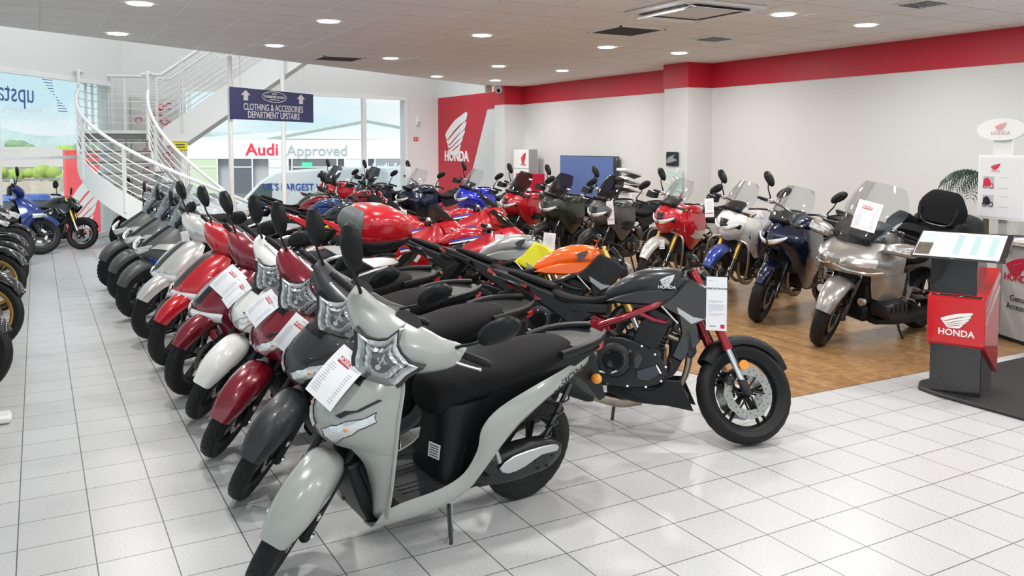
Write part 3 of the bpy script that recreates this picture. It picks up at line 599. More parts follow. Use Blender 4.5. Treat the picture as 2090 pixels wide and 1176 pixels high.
g.build('brush_marks', WHITEP, e); g = G(); g.plate([(-.15, -.26), (-.17, -.05), (-.05, -.2)], -.008, -.004, ax='x'); g.build('red_corner', HRED, e, 0)
e = empty('red_display_box', (8.75, 14.9, 0), 'red printed display cube between motorcycles by the blue board', 'display box')
g = G(); g.box((0, 0, .6), (.4, .5, 1.2), None, .01); g.build('body', HRED, e); g = G(); g.tube([(-.205, .1*cos(t*.5), .9+.14*sin(t*.5)) for t in range(13)], .008, 5, 1, True); g.build('ring_mark', REDL, e)
e = empty('white_helmet_stand', (8.62, 11.35, 0), 'white slatted stand by the near pillar behind the red adventure motorcycle', 'display stand')
g = G(); g.box((0, 0, .5), (.3, .35, 1.0), None, .02)
for k in range(3): g.box((-.05, 0, 1.05+k*.14), (.34, .38-.05*k, .05), (0, .3, 0), .01)
g.build('body', WHITEP, e); g = G()
for k in range(2): g.plate([(-.22, 1.02+k*.16), (-.02, 1.12+k*.16), (.1, 1.10+k*.16), (-.05, 1.06+k*.16)], -.14, .14)
g.build('visor_blades', BLKG, e, 0)
# accessories cabinet, notice board, palm, magazines
CABG = mat('cabinet_grey', (.50, .50, .50), .5)
CM = V((7.73, 4.58, 0)); cd = V((-.37, -.93, 0)).normalized()
e = empty('accessories_cabinet', CM, 'pale grey accessories counter with red emblem at the right edge', 'counter', rot=(0, 0, math.atan2(cd.y, cd.x)))
g = G(); g.box((.55, .22, .45), (1.1, .45, .88), None, .01); g.build('body', CABG, e); g = G(); g.box((.55, .22, .905), (1.25, .60, .03), None, .005); g.build('counter_top', mat('top_grey', (.65, .65, .66), .3), e); g = G(); g.box((.55, .22, .02), (1.12, .47, .035)); g.build('plinth', DKMET, e, 0)
FR = Mx(((1, 0, 0, 0), (0, 0, -1, -.009), (0, 1, 0, 0), (0, 0, 0, 1)))
g = G(FR); wing(g, Mx.Translation((.20, .70, 0)), .27, .16, .003); g.text('HONDA', Mx.Translation((.21, .585, 0)), .085, .003, .02, 1.05); g.build('red_emblem', HRED, e, 0)
g = G(FR); g.text('Genuine', Mx.Translation((.26, .40, 0)), .078, .002, .003, 1.0); g.text('Accessories', Mx.Translation((.27, .325, 0)), .078, .002, .003, 1.0); g.build('lettering', INKD, e, 0)
g = G(); g.tube([(.10, -.07, .89), (.12, -.02, .80)], .008, 6); g.build('shelf_bracket', GOLD, e)
for i, (x, y, c, lb) in enumerate([(.12, .02, BLK, 'open magazine with dark page lying on the counter top edge'), (.40, .06, WHITEP, 'white stack of brochures on the counter top at the picture edge')]):
    e2 = empty('magazine', (CM.x+cd.x*x-cd.y*y*1, CM.y+cd.y*x+cd.x*y, .921), lb, 'magazine', rot=(0, 0, math.atan2(cd.y, cd.x)+.1)); g = G(); g.box((0, 0, .018), (.24, .30, .036), None, .004); g.build('pages', WHITEP, e2); g = G(); g.box((0, 0, .0375), (.20, .26, .001)); g.build('cover_picture', c if c is BLK else INK, e2, 0)
e = empty('notice_board', (8.05, 4.80, 0), 'white framed notice board with pictures of machines and an oval emblem above it', 'notice board', rot=(0, 0, math.atan2(-.93, .0)-.12))
bx = lambda px: px
g = G(); g.box((0, .05, .95), (.10, .04, 1.9), None, .004); g.build('post', CABG, e); g = G(); g.box((0, .05, .012), (.5, .4, .024), None, .004); g.build('foot', CABG, e)
g = G(); g.box((0, 0, 1.375), (.50, .02, .62), None, .004); bo = g.build('frame', WHITEP, e); g = G(); g.box((0, -.012, 1.375), (.455, .003, .575)); g.build('sheet', mat('sheet_lilac', (.74, .74, .77), .6), bo, 0)
g = G(FR @ Mx.Translation((0, 0, .005))); wing(g, Mx.Translation((-.06, 1.575, 0)), .10, .055, .002); g.text('HONDA', Mx.Translation((-.06, 1.53, 0)), .026, .001, .0); g.build('red_emblem', HRED, bo, 0)
for k, (z, m_) in enumerate(((1.42, HRED), (1.24, DKMET))):
    g = G(FR @ Mx.Translation((0, 0, .005))); g.box((-.13, z, 0), (.12, .12, .001)); g.build('photo_ground', mat('photo_grey', (.48, .48, .50), .6), bo, 0)
    g = G(FR @ Mx.Translation((0, 0, .007))); g.tube([(-.10+.024*cos(t*.6), z-.03+.024*sin(t*.6), 0) for t in range(11)], .004, 5, 1, True); g.tube([(-.17+.018*cos(t*.6), z-.035+.018*sin(t*.6), 0) for t in range(11)], .004, 5, 1, True); g.plate([(-.185, z-.03), (-.18, z+.03), (-.14, z+.05), (-.11, z+.02), (-.10, z-.02), (-.14, z-.04)], 0, .001, ax='z'); g.build('machine_picture', m_, bo, 0)
    g = G(FR @ Mx.Translation((0, 0, .005)));
    for q in range(2): g.box((.03, z+.05-.10*q, 0), (.10, .006, .001))
    g.build('print_lines', INK, bo, 0)
g = G(); g.box((0, -.0, 1.76), (.20, .015, .16)); g.build('small_notice', WHITEP, e, 0)
g = G(Mx(((1, 0, 0, 0), (0, 0, -1, -.02), (0, 1, 0, 1.93), (0, 0, 0, 1)))); g.plate([(.255*cos(t*pi/20), .105*sin(t*pi/20)) for t in range(40)], 0, .02, ax='z'); ov = g.build('oval_plate', WHITEP, e, 0)
g = G(Mx(((1, 0, 0, 0), (0, 0, -1, -.042), (0, 1, 0, 1.93), (0, 0, 0, 1)))); wing(g, Mx.Translation((0, .03, 0)), .12, .07, .002); g.text('HONDA', Mx.Translation((0, -.035, 0)), .05, .002, .0, 1.1); g.build('emblem', mat('pink_print', (.75, .40, .42), .6), ov, 0)
e = empty('potted_palm', (8.80, 5.42, 0), 'dark green palm fronds standing behind the notice board', 'plant')
g = G(); g.lathe([(0.001, 0), (.15, 0), (.19, .35), (.17, .35), (.16, .3), (.001, .3)], 20); g.v = [(a, c, b) if False else (a, c, b) for a, b, c in g.v]; g = G(Mx.Rotation(R_(90), 4, 'X')); g.lathe([(0.001, 0), (.15, 0), (.19, .35), (.17, .35), (.16, .3), (.001, .3)], 20); g.build('pot', DKMET, e)
g = G(); g.tube([(0, 0, .25), (.03, 0, .8), (0, 0, 1.47)], .03, 8, 3); g.build('stem', mat('palm_stem', (.12, .09, .05), .8), e)
FRD = mat('palm_green', (.012, .045, .022), .4); rr = random.Random(12)
for k in range(11):
    a = 2*pi*k/11+.3; Lf = rr.uniform(.36, .50); up = rr.uniform(.1, .75); g = G(); n = 14; P_ = []
    for i in range(n+1): t = i/n; P_.append(V((cos(a)*Lf*t, sin(a)*Lf*t, 1.45+up*Lf*t-.75*Lf*t*t)))
    g.tube(P_, [.007*(1-.8*i/n) for i in range(n+1)], 5); side = V((-sin(a), cos(a), 0))
    for i in range(2, n+1):
        for s in (-1, 1):
            ln = .22*(sin(pi*min(1, (i+1)/(n+2))))+.05; d = (side*s+(P_[i]-P_[i-1]).normalized()*.8).normalized(); q = P_[i]; tip = q+d*ln+V((0, 0, -.10*ln/.2)); md = q+d*ln*.5+V((0, 0, .005)); wv = (P_[i]-P_[i-1]).normalized()*.009
            g.add([q, md+wv, tip, md-wv, md+V((0, 0, .004))], [[0, 1, 4], [1, 2, 4], [2, 3, 4], [3, 0, 4], [0, 3, 2, 1]])
    g.build('frond', FRD, e)
# price stand on the black mat
g = G(); g.plate([(5.52, 3.10-4), (5.52, 3.70), (5.56, 3.88), (5.70, 3.97), (6.0, 3.99), (7.25, 4.0), (7.25, -.9)], .0, .032, 1, .012, ax='z'); MATB = mat('mat_black', (.02, .02, .022), .45, bump=(150, .3)); o = g.build('display_mat', MATB); tag(o, 'low black display mat under the red price stand', 'mat')
sy = math.atan2(3.592-3.475, 5.977-5.66)
e = empty('price_stand', (5.66, 3.475, .032), 'black and red price stand with white emblem and tilted price board on the mat', 'price stand', rot=(0, 0, sy))
g = G(); g.box((.165, .165, .35), (.33, .33, .70), None, .004); g.build('lower_column', BLKG, e)
g = G(); g.box((.185, .20, .81), (.30, .30, .34), None, .004); g.build('upper_column', BLKG, e)
RS = mat('stand_red', (.55, .006, .012), .22, coat=.6)
g = G(); g.plate([(-.02, .36), (.0, .34), (.42, .10), (.42, .86), (-.02, .68)], -.02, .35, 1, .003); sl = g.build('red_sleeve', RS, e)
g = G()
for z in (.60, .51): g.plate([(.0, z), (.42, z+.20), (.42, z+.225), (.0, z+.025)], -.024, -.018)
g.build('silver_stripe', ALU, sl, 0)
FL = Mx(((0, 0, -1, -.022), (-1, 0, 0, .16), (0, 1, 0, .50), (0, 0, 0, 1)))
g = G(FL); wing(g, Mx.Translation((0, .03, 0)), .20, .11, .003); g.text('HONDA', Mx.Translation((0, -.065, 0)), .062, .003, .02, 1.0); g.build('white_emblem', WHITEP, sl, 0)
BM = Mx.Translation((.10, .17, 1.02)) @ Mx.Rotation(-.50, 4, 'Y')
g = G(BM); g.box((.03, 0, 0), (.34, .60, .016), None, .004); bo = g.build('board_backing', BLKG, e); g = G(BM); g.box((.025, .015, .009), (.31, .55, .002)); g.build('price_sheet', WHITEP, bo, 0)
g = G(BM)
for k in range(3): g.box((.03, .02-.11*k, .0105), (.24, .045, .001))
g.build('price_columns', mat('pale_blue', (.34, .46, .48), .6), bo, 0)
g = G(BM)
for k in range(7): g.box((.11-.03*k, .12, .0105), (.005, .06, .001))
g.box((.155, -.02, .0105), (.008, .26, .001)); g.build('print_lines', INK, bo, 0)
g = G(BM); g.box((-.04, .235, .0105), (.15, .10, .001)); g.build('picture', mat('pic_dark', (.09, .07, .05), .5, nz=(30, .9)), bo, 0); g = G(BM); g.box((.10, .235, .0105), (.12, .10, .001)); g.build('picture_sky', mat('pic_sky', (.45, .65, .68), .5), bo, 0)
# ------------------------------------------------------------------ parts shared by the machines (x forward, y left, z up)
def steerM(x, z, rake, d):
    """turn about the steering axis through (x,z)"""
    a = V((-sin(rake), 0, cos(rake))); return Mx.Translation((x, 0, z)) @ Mx.Rotation(d, 4, a) @ Mx.Translation((-x, 0, -z))
def ring_pts(r, n=24): return [(r*cos(2*pi*i/n), r*sin(2*pi*i/n)) for i in range(n)]
def wheel(root, M, x, R, w, rimr, style='spoke5', rimm=None, disc=.12, dside=1, name='front_wheel', knob=False, discs=1, detail=2):
    """tyre with tread, rim with spokes, hub, brake disc"""
    rimm = rimm or BLK; T = M @ Mx.Translation((x, 0, R)); h = w/2
    g = G(T); crown = R; sh = R-w*.22
    g.lathe([(rimr, -h*.62), (rimr+.012, -h*.80), (rimr+(R-rimr)*.45, -h*1.0), (sh, -h*.93), (R-w*.09, -h*.72), (R-w*.025, -h*.38), (crown, 0), (R-w*.025, h*.38), (R-w*.09, h*.72), (sh, h*.93),
             (rimr+(R-rimr)*.45, h*1.0), (rimr+.012, h*.80), (rimr, h*.62)], 56 if detail > 1 else 36)
    ty = g.build(name, RUBBER, root)
    def sp(a, y, r):   # point on the tyre
        return (r*cos(a), y, r*sin(a))
    if detail > 0:
        g = G(T); n = 26 if not knob else 34
        if knob:
            for i in range(n):
                a = 2*pi*i/n
                for y, rr in ((-h*.78, sh+.004), (-h*.3, R-.004), (h*.3, R-.004), (h*.78, sh+.004)):
                    aa = a+(pi/n if abs(y) > h*.5 else 0); c = V(sp(aa, y, rr)); u = V((cos(aa), 0, sin(aa))); t = V((-sin(aa), 0, cos(aa)))
                    Mm = Mx(((t.x, 0, u.x, c.x), (t.y, 1, u.y, c.y), (t.z, 0, u.z, c.z), (0, 0, 0, 1))); old = g.M; g.M = old @ Mm; g.box((0, 0, 0), (.028, h*.42, .016)); g.M = old
            g.build('tread_blocks', RUBBER, ty)
        else:
            for i in range(n):
                a = 2*pi*i/n
                for s in (-1, 1):
                    a0 = a+(pi/n if s > 0 else 0); q = []
                    for k, (da, yy) in enumerate(((0, .10), (.055, .30), (.12, .52), (.20, .74), (.26, .86))):
                        rr = {0: R-.0, 1: R-w*.018, 2: R-w*.045, 3: R-w*.098, 4: R-w*.16}[k]; q.append(sp(a0-da*.9*(.3/R), s*yy*h, rr-.0012))
                    g.tube(q, [.001, .0026, .003, .0026, .001], 4, 1, flat=.9)
            g.tube([sp(2*pi*i/56, 0, R-.0012) for i in range(56)], .0022, 4, 1, True)
            g.build('tread_grooves', GROOVE, ty, 0)
    g = G(T); ri = rimr
    g.lathe([(ri+.004, -h*.70), (ri+.006, -h*.62), (ri-.012, -h*.5), (ri-.020, 0), (ri-.012, h*.5), (ri+.006, h*.62), (ri+.004, h*.70), (ri-.006, h*.66), (ri-.022, h*.42), (ri-.03, 0), (ri-.022, -h*.42), (ri-.006, -h*.66)], 40, closed=True)
    if style == 'wire':
        for i in range(32):
            a = 2*pi*i/32; b = a+.35*(1 if i % 2 else -1); g.cyl((.03*cos(b), .03*(1 if i % 4 < 2 else -1), .03*sin(b)), ((ri-.02)*cos(a), 0, (ri-.02)*sin(a)), .0022, n=4)
    else:
        ns = int(style[-1]); dbl = style[:-1] == 'y'
        for i in range(ns):
            a = 2*pi*i/ns+.3
            def bar(a1, r1, a2, r2, w1, w2, t=.014):
                p = V((r1*cos(a1), 0, r1*sin(a1))); q = V((r2*cos(a2), 0, r2*sin(a2))); d = (q-p).normalized(); nn = V((-d.z, 0, d.x))
                g.sec([(p, nn*w1, (0, t, 0), 4), ((p+q)/2, nn*(w1+w2)/2, (0, t*.8, 0), 4), (q, nn*w2, (0, t, 0), 4)], 8, 1)
            if dbl: bar(a, .03, a-.13, ri-.015, .011, .007); bar(a, .03, a+.13, ri-.015, .011, .007)
            else: bar(a, .03, a+.0, ri-.015, .019, .011)
    g.lathe([(.002, -.055), (.022, -.055), (.026, -.05), (.036, -.03), (.040, 0), (.036, .03), (.026, .05), (.022, .055), (.002, .055)], 20)
    g.build('rim', rimm, ty)
    if disc:
        for s in ((dside,) if discs == 1 else (-1, 1)):
            g = G(T); y = s*(h*.5+.022); n = 48
            ro = [disc+.004*sin(12*2*pi*i/n) for i in range(n)]; ri2 = disc*.66
            vs = []
            for rr, yy in ((None, y-.0025), (None, y+.0025)):
                vs += [(ro[i]*cos(2*pi*i/n), yy, ro[i]*sin(2*pi*i/n)) for i in range(n)]; vs += [(ri2*cos(2*pi*i/n), yy, ri2*sin(2*pi*i/n)) for i in range(n)]
            fs = []
            for i in range(n):
                j = (i+1) % n; fs += [[i, j, n+j, n+i], [2*n+i, 3*n+i, 3*n+j, 2*n+j], [i, 2*n+i, 2*n+j, j], [n+i, n+j, 3*n+j, 3*n+i]]
            g.add(vs, fs); g.m = 1
            for i in range(6): a = 2*pi*i/6; g.cyl((.03*cos(a+.3), y, .03*sin(a+.3)), (ri2*1.06*cos(a), y, ri2*1.06*sin(a)), .006, n=6)
            if detail > 1:
                g.m = 2
                for i in range(30):
                    a = 2*pi*i/30; rr = disc*(.78 if i % 2 else .90); g.cyl((rr*cos(a), y-.0032, rr*sin(a)), (rr*cos(a), y+.0032, rr*sin(a)), .0038, n=6)
            g.build('brake_disc', [STEEL, BLK, GROOVE], ty)
            g = G(T); a = 2.5; g.box((disc*.86*cos(a), y, disc*.86*sin(a)), (.05, .05, .10), (0, -a, 0), .012); g.build('brake_caliper', BLKG, ty)
    return ty
def mirror(root, M, base, head, sz=(.07, .045), m=None, side=1, tilt=0., shape='angled', face=None):
    m = m or BLK; g = G(M); b = V(base); h = V(head)
    mid = b.lerp(h, .45)+V((.012, side*.015, .02)); g.tube([b, b+V((0, 0, .03)), mid, h], [.010, .008, .0065, .006], 8, 4)
    g.ball(b, .014)
    o = g.build('mirror', m, root); w, hh = sz
    F = Mx.Translation(h) @ Mx.Rotation(side*.25, 4, 'Z') @ Mx.Rotation(side*tilt, 4, 'X'); g = G(M @ F)
    if shape == 'round': g.sec([((.018, 0, 0), (0, w*.5, 0), (0, 0, w*.5), 2), ((.010, 0, 0), (0, w*.9, 0), (0, 0, w*.9), 2), ((-.006, 0, 0), (0, w, 0), (0, 0, w), 2)], 20, 2)
    else:
        P = [(-.45, -.92), (.45, -.85), (1.0, -.35), (1.12, .25), (.70, .92), (-.15, .90), (-.85, .45), (-1.12, -.25), (-.95, -.75)]
        P = cr([(side*a*w, b_*hh) for a, b_ in P], 2, True)
        vs = []; n = len(P)
        for xx, k in ((.030, .45), (.024, .72), (.010, .95), (-.008, 1.0), (-.010, .93)): vs += [(xx, a*k, b_*k) for a, b_ in P]
        fs = [[i*n+j, i*n+(j+1) % n, (i+1)*n+(j+1) % n, (i+1)*n+j] for i in range(4) for j in range(n)]+[list(range(n)), [4*n+j for j in range(n)][::-1]]
        g.add(vs, fs)
    g.build('mirror_housing', face or m, o)
    g = G(M @ F)
    if shape == 'round': g.plate([(a, b_) for a, b_ in ring_pts(w*.9, 20)], -.0075, -.0065, ax='x')
    else: g.plate([(a*.9, b_*.9) for a, b_ in P], -.0115, -.0105, ax='x')
    g.build('mirror_glass', MIRG, o, 0); return o
def grips(root, M, pts, lever=True, endw=False, hand=None, levm=None):
    """pts: bar centre line right half from centre to end (y>0 mirrored)"""
    for s in (1, -1):
        P = [V((p[0], s*p[1], p[2])) for p in pts]; g = G(M); g.tube(P, .011, 8, 3); hb = g.build('handlebar', BLKG, root)
        a, b = P[-2], P[-1]; d = (b-a).normalized(); e = b-d*.12; g = G(M)
        g.tube([e, e+d*.008, b-d*.008, b], [.019, .0165, .0165, .0195], 12); n = 5
        for i in range(n): q = e.lerp(b, (i+.6)/(n+.4)); g.tube([q-d*.003, q+d*.003], .0178, 12)
        g.cyl(b, b+d*.022, .014); g.build('grip', BLK, hb)
        if lever:
            g = G(M); q = e-d*.035; g.box(q+V((.01, 0, 0)), (.05, .06, .045), None, .01); fw = V((.055, 0, -.012))
            g.tube([q+V((.02, 0, 0)), q+fw+d*.03, e+fw+d*.05, b+fw-d*.01+V((-.01, 0, 0))], [.008, .007, .006, .006], 8, 3); g.ball(b+fw-d*.01+V((-.01, 0, 0)), .009); g.build('brake_lever' if s < 0 else 'clutch_lever', levm or ALU, hb)
def price_card(M, label, x0=0, sz=(.15, .21), group='priced cards on the machines', red=True):
    """a price card lying in the plane of M"""
    o = bpy.data.objects.new('price_card', None); COL.objects.link(o); o.matrix_world = M; tag(o, label, 'price card', group)
    a, b = sz; g = G(); n = 7
    vs = []; 
    for i in range(n+1):
        t = i/n-.5; zz = .012*(1-4*t*t)
        for x in (-a/2, a/2): vs.append((x, t*b, zz))
    fs = [[2*i, 2*i+1, 2*i+3, 2*i+2] for i in range(n)]
    k = len(vs); vs += [(p[0], p[1], p[2]-.0012) for p in vs]; fs += [[k+q for q in f[::-1]] for f in fs]; fs += [[0, 2*n, k+2*n, k][::-1]] if False else []
    g.add(vs, fs); g.build('card', CARD, o)
    g = G(); zf = lambda y: .012*(1-4*(y/b)**2)+.0012
    if red:
        g.box((-a*.08, b*.27, zf(b*.27)), (a*.42, b*.12, .0008)); g.build('logo_block', HRED, o, 0)
        g = G(); g.text('HONDA', Mx.Translation((-a*.02, b*.285, zf(b*.27)+.001)), .022*a/.15, .0004, .02); wing(g, Mx.Translation((-a*.23, b*.28, zf(b*.27)+.001)), .016*a/.15, .014*a/.15, .0004); g.text('FINANCE', Mx.Translation((-a*.02, b*.25, zf(b*.25)+.001)), .012*a/.15, .0004, .0); g.build('logo_print', WHITEP, o, 0)
    g = G(); rr = random.Random(int(a*1e4))
    for i in range(13):
        y = b*(.15-i*.045); g.box((-a*.30, y, zf(y)), (a*rr.uniform(.12, .26), b*.010, .0006)); g.box((a*.30, y, zf(y)), (a*rr.uniform(.08, .16), b*.010, .0006))
    g.box((a*.02, b*.42, zf(b*.42)), (a*.3, b*.012, .0006)); g.box((a*.34, b*.27, zf(b*.27)), (a*.16, b*.018, .0006)); g.build('print_lines', INK, o, 0)
    return o
def place_local(root, P, x, y):
    """world matrix from a point and two directions in a machine's own frame"""
    W = Mx.Translation(root.location) @ root.rotation_euler.to_matrix().to_4x4() @ Mx.Diagonal((*root.scale, 1)); return W @ frame(P, x, y)

# ------------------------------------------------------------------ the small 16 inch scooter of the nearest four
VM = {n: paint('scooter_'+n, c, **k) for n, c, k in (('pearl_grey', (.335, .355, .335), {}), ('matt_black', (.020, .022, .025), dict(rough=.42, coat=.15)), ('burgundy', (.20, .005, .018), dict(metal=.2)), ('white', (.80, .80, .78), {}))}
def small_scooter(label, loc, rot, P, steer=R_(46)):
    root = empty('scooter', loc, label, 'scooter', rot=rot)
    xf, R, rake = .64, .272, R_(31); M = steerM(.60, .275, rake, steer); I = Mx()
    wheel(root, M, xf, R, .086, .205, 'y5', BLK, .105, 1, 'front_wheel')
    wheel(root, I, -.64, .262, .098, .178, 'y5', BLK, 0, 1, 'rear_wheel')
    A = lambda t, y=0, dx=0: (.60-t*sin(rake)+dx*cos(rake), y, .275+t*cos(rake)+dx*sin(rake))
    for s in (1, -1):
        g = G(M); g.cyl((.645, s*.075, .262), A(.22, s*.075, .035), .021); g.cyl(A(.20, s*.075, .035), A(.45, s*.072, .02), .0155); g.ball((.648, s*.075, .25), .024)
        f = g.build('fork_leg', MATTE, root); g = G(M); g.cyl((.648, s*.098, .275), (.648, s*.106, .275), .011, n=6); g.box((.63, s*.088, .36), (.03, .012, .03), None, .004); g.build('axle_bolt', CHR, f)
    # fender: a crowned shell bent around the tyre
    g = G(M); rows = []
    for i in range(9):
        t = R_(27+i*14.5); rr = R+.030+.012*(i/8); lw = [.056, .074, .084, .088, .09, .09, .086, .078, .06][i]; dz = [.0, .004, .010, .014, .016, .014, .01, .005, 0][i]; dr = [.045, .055, .06, .07, .085, .08, .07, .06, .04][i]
        pts = []
        for y, k in ((1, -1.0), (.93, -.45), (.62, 0), (.22, .8), (0, 1.0)):
            q = rr+dz*k*1.2-(dr if k == -1 else dr*.4 if k == -.45 else 0); pts.append((xf+q*cos(t), y*lw, R+q*sin(t)))
        pts += [(a, -b, c) for a, b, c in pts[-2::-1]]; rows.append(pts)
    g.patch(rows, 2, 3, .004); g.build('front_fender', P, root)
    # nose and leg shield
    def mv(q, dx=-.10, dz=.07): k = max(0, min(1, (.95-q[2])/.25)); x = q[0]+dx*min(1, max(.55, k*1.1)); return (.28+(x-.28)*.74 if x > .28 else x, q[1], q[2]+dz*k+.015)
    mvr = lambda rows, **k: [[mv(q, **k) for q in r] for r in rows]
    top = [[(.345, 0, .905), (.345, .05, .90), (.335, .085, .885), (.31, .105, .86), (.29, .11, .85)],
           [(.455, 0, .83), (.450, .065, .825), (.425, .12, .805), (.375, .155, .78), (.33, .165, .76)],
           [(.585, 0, .735), (.578, .075, .73), (.54, .14, .715), (.455, .185, .69), (.375, .200, .68)],
           [(.685, 0, .640), (.675, .078, .636), (.625, .145, .622), (.51, .195, .60), (.395, .215, .60)],
           [(.715, 0, .565), (.702, .070, .562), (.645, .135, .55), (.53, .19, .54), (.40, .222, .54)],
           [(.695, 0, .515), (.68, .06, .512), (.61, .115, .50), (.515, .17, .485), (.402, .222, .48)]]
    top = mvr(top)
    def surf(u, v, off=0., sgn=1):
        """u 0..5 rows, v 0..4 across"""
        def at(u, v):
            i = min(4, int(u)); j = min(3, int(v)); a = u-i; b = v-j
            q = [V(cr([tuple(p) for p in rw], 6)[min(24, int(round(v*6)))]) for rw in top]
            return V(cr([tuple(p) for p in q], 6)[min(30, int(round(u*6)))])
        p = at(u, v); du = at(min(5, u+.17), v)-at(max(0, u-.17), v); dv = at(u, min(4, v+.17))-at(u, max(0, v-.17)); n = dv.cross(du)
        if n.length < 1e-9: n = V((1, 0, 0))
        n.normalize()
        if n.x < 0: n = -n
        p = p+n*off; return (p.x, p.y*sgn, p.z)
    g = G(); g.patch(top, 4, 4, .005, True)
    wing_ = [[(.60, .118, .50), (.515, .172, .485), (.402, .224, .48)], [(.515, .125, .42), (.475, .178, .41), (.405, .222, .40)], [(.465, .120, .32), (.455, .172, .315), (.395, .208, .30)], [(.425, .100, .21), (.435, .150, .205), (.385, .186, .20)], [(.405, .06, .155), (.41, .11, .15), (.365, .155, .15)]]
    g.patch(mvr(wing_), 3, 3, .006, True)
    # return edge round the leg shield
    for s in (1, -1):
        edge = [(.29, .11, .85), (.335, .165, .76), (.378, .200, .68), (.398, .215, .60), (.404, .222, .50), (.407, .222, .40), (.397, .208, .30), (.387, .186, .20), (.37, .16, .155)]
        g.tube([mv((a, s*b, c)) for a, b, c in edge], .009, 8, 3)
    ap = g.build('leg_shield', P, root)
    g = G()
    g.M = Mx.Translation((-.09, 0, .06)); g.patch([[(.44, 0, .47), (.46, .09, .46), (.50, .14, .44)], [(.42, 0, .36), (.43, .09, .355), (.45, .14, .34)], [(.40, 0, .25), (.405, .08, .24), (.41, .12, .23)], [(.385, 0, .16), (.385, .06, .155), (.39, .08, .15)]], 2, 2, .004, True)
    g.plate([(.46, .46), (.54, .44), (.50, .33), (.46, .24), (.40, .13), (.34, .17), (.36, .4)], -.12, .12, 1, .01); g.build('wheel_arch_panel', BLK, root)
    # indicator lenses in the nose, dark slits above them
    for s in (1, -1):
        c4 = [(4.85, 1.25), (2.60, 2.78), (2.35, 2.62), (4.0, .25)]
        def bil(a, b): return tuple((1-a)*((1-b)*c4[0][k]+b*c4[3][k])+a*((1-b)*c4[1][k]+b*c4[2][k]) for k in (0, 1))
        rows = [[surf(*bil(i/7, j/3), off=.004+.008*sin(pi*j/3)*sin(pi*min(1, (i+.5)/7)), sgn=s) for j in range(4)] for i in range(8)]
        g = G(); g.patch(rows, 1, 1, .003); o = g.build('indicator_lamp', LITL, ap); g = G(); g.tube([rows[0][k] for k in range(4)]+[rows[k][3] for k in range(1, 8)]+[rows[7][k] for k in (2, 1, 0)]+[rows[k][0] for k in range(6, 0, -1)], .002, 5, 1, True); g.build('lamp_seal', BLKG, o); g = G(); p = surf(3.4, 1.9, .009, s); g.ball(p, .007, (1, 1.6, 1)); g.build('bulb', AMBER, o)
        rows = [[surf(3.05-i*.30, 1.05+.36*i+.12*j, off=.003, sgn=s) for j in range(3)] for i in range(5)]; g = G(); g.patch(rows, 1, 1, .003); g.build('nose_slit', BLKG, ap)
    g = G(); g.patch([[surf(.25+.5*i, v, .004, 1) for v in (0, .6, 1.2, 1.7-.25*i)] for i in range(4)], 1, 1, .003, True); g.build('bonnet_panel', BLK, ap)
    # inner leg shield, floorboard, centre
    g = G(Mx.Translation((-.085, 0, .05))); g.patch([[(.30, 0, .84), (.295, .07, .84), (.29, .10, .84)], [(.31, 0, .72), (.325, .12, .71), (.345, .175, .70)], [(.33, 0, .56), (.35, .13, .55), (.385, .205, .55)], [(.34, 0, .40), (.36, .13, .39), (.388, .21, .40)], [(.33, 0, .29), (.35, .12, .28), (.372, .18, .28)], [(.29, 0, .245), (.30, .12, .245), (.30, .17, .245)]], 3, 3, .006, True)
    g.patch([[(.33, 0, .68), (.31, .05, .675), (.33, .08, .67)], [(.31, 0, .60), (.285, .05, .60), (.32, .085, .60)], [(.31, 0, .50), (.29, .05, .50), (.33, .085, .50)], [(.335, 0, .44), (.33, .05, .44), (.35, .08, .44)]], 2, 2, .006, True)
    g.build('inner_shield', BLK, root)
    g = G(Mx.Translation((-.07, 0, .05))); g.plate([(.34, 0), (.34, .172), (.10, .178), (-.20, .170), (-.20, 0)], .228, .246, 1, ax='z'); g.plate([(.34, 0), (.34, -.172), (.10, -.178), (-.20, -.170), (-.20, 0)], .228, .246, 1, ax='z')
    for yy in (.04, .07, .10, -.04, -.07, -.10): g.box((.08, yy, .247), (.30, .012, .004), None, .001)
    g.loft([(.34, .19, .10, .04), (.1, .18, .12, .035), (-.25, .2, .12, .05)], 10, 1); g.build('floorboard', MATTE, root)
    # painted flanks sweeping from the floor to the tail
    st = [((.405, .09, .150), (.405, .165, .170), (.372, .178, .235)), ((.25, .12, .145), (.25, .188, .175), (.25, .180, .250)), ((.05, .13, .150), (.05, .200, .190), (.05, .182, .262)), ((-.10, .13, .180), (-.10, .206, .235), (-.08, .186, .305)),
          ((-.21, .14, .245), (-.20, .212, .33), (-.155, .190, .40)), ((-.30, .14, .335), (-.28, .214, .43), (-.165, .196, .505)), ((-.42, .13, .45), (-.38, .205, .535), (-.27, .178, .600)), ((-.60, .11, .56), (-.57, .172, .625), (-.50, .150, .675)), ((-.80, .08, .655), (-.78, .118, .695), (-.74, .112, .735)), ((-1.0, .03, .735), (-1.0, .045, .755), (-.97, .045, .79))]
    _n = len(st); st = [tuple((q[0]-.07*max(0, 1-i/4), q[1], q[2]+(.06 if i < 6 else .06-.03*(i-5)*.8)) for q in tr) for i, tr in enumerate(st)]
    g = G(); rows = [[a, ((a[0]+b[0])/2, a[1]*.35+b[1]*.65, (a[2]+b[2])/2-.005), b, ((b[0]+c[0])/2, b[1]*.55+c[1]*.45+.006, (b[2]+c[2])/2), c] for a, b, c in st]
    g.patch(rows, 3, 4, .006, True); sp = g.build('side_panel', P, root)
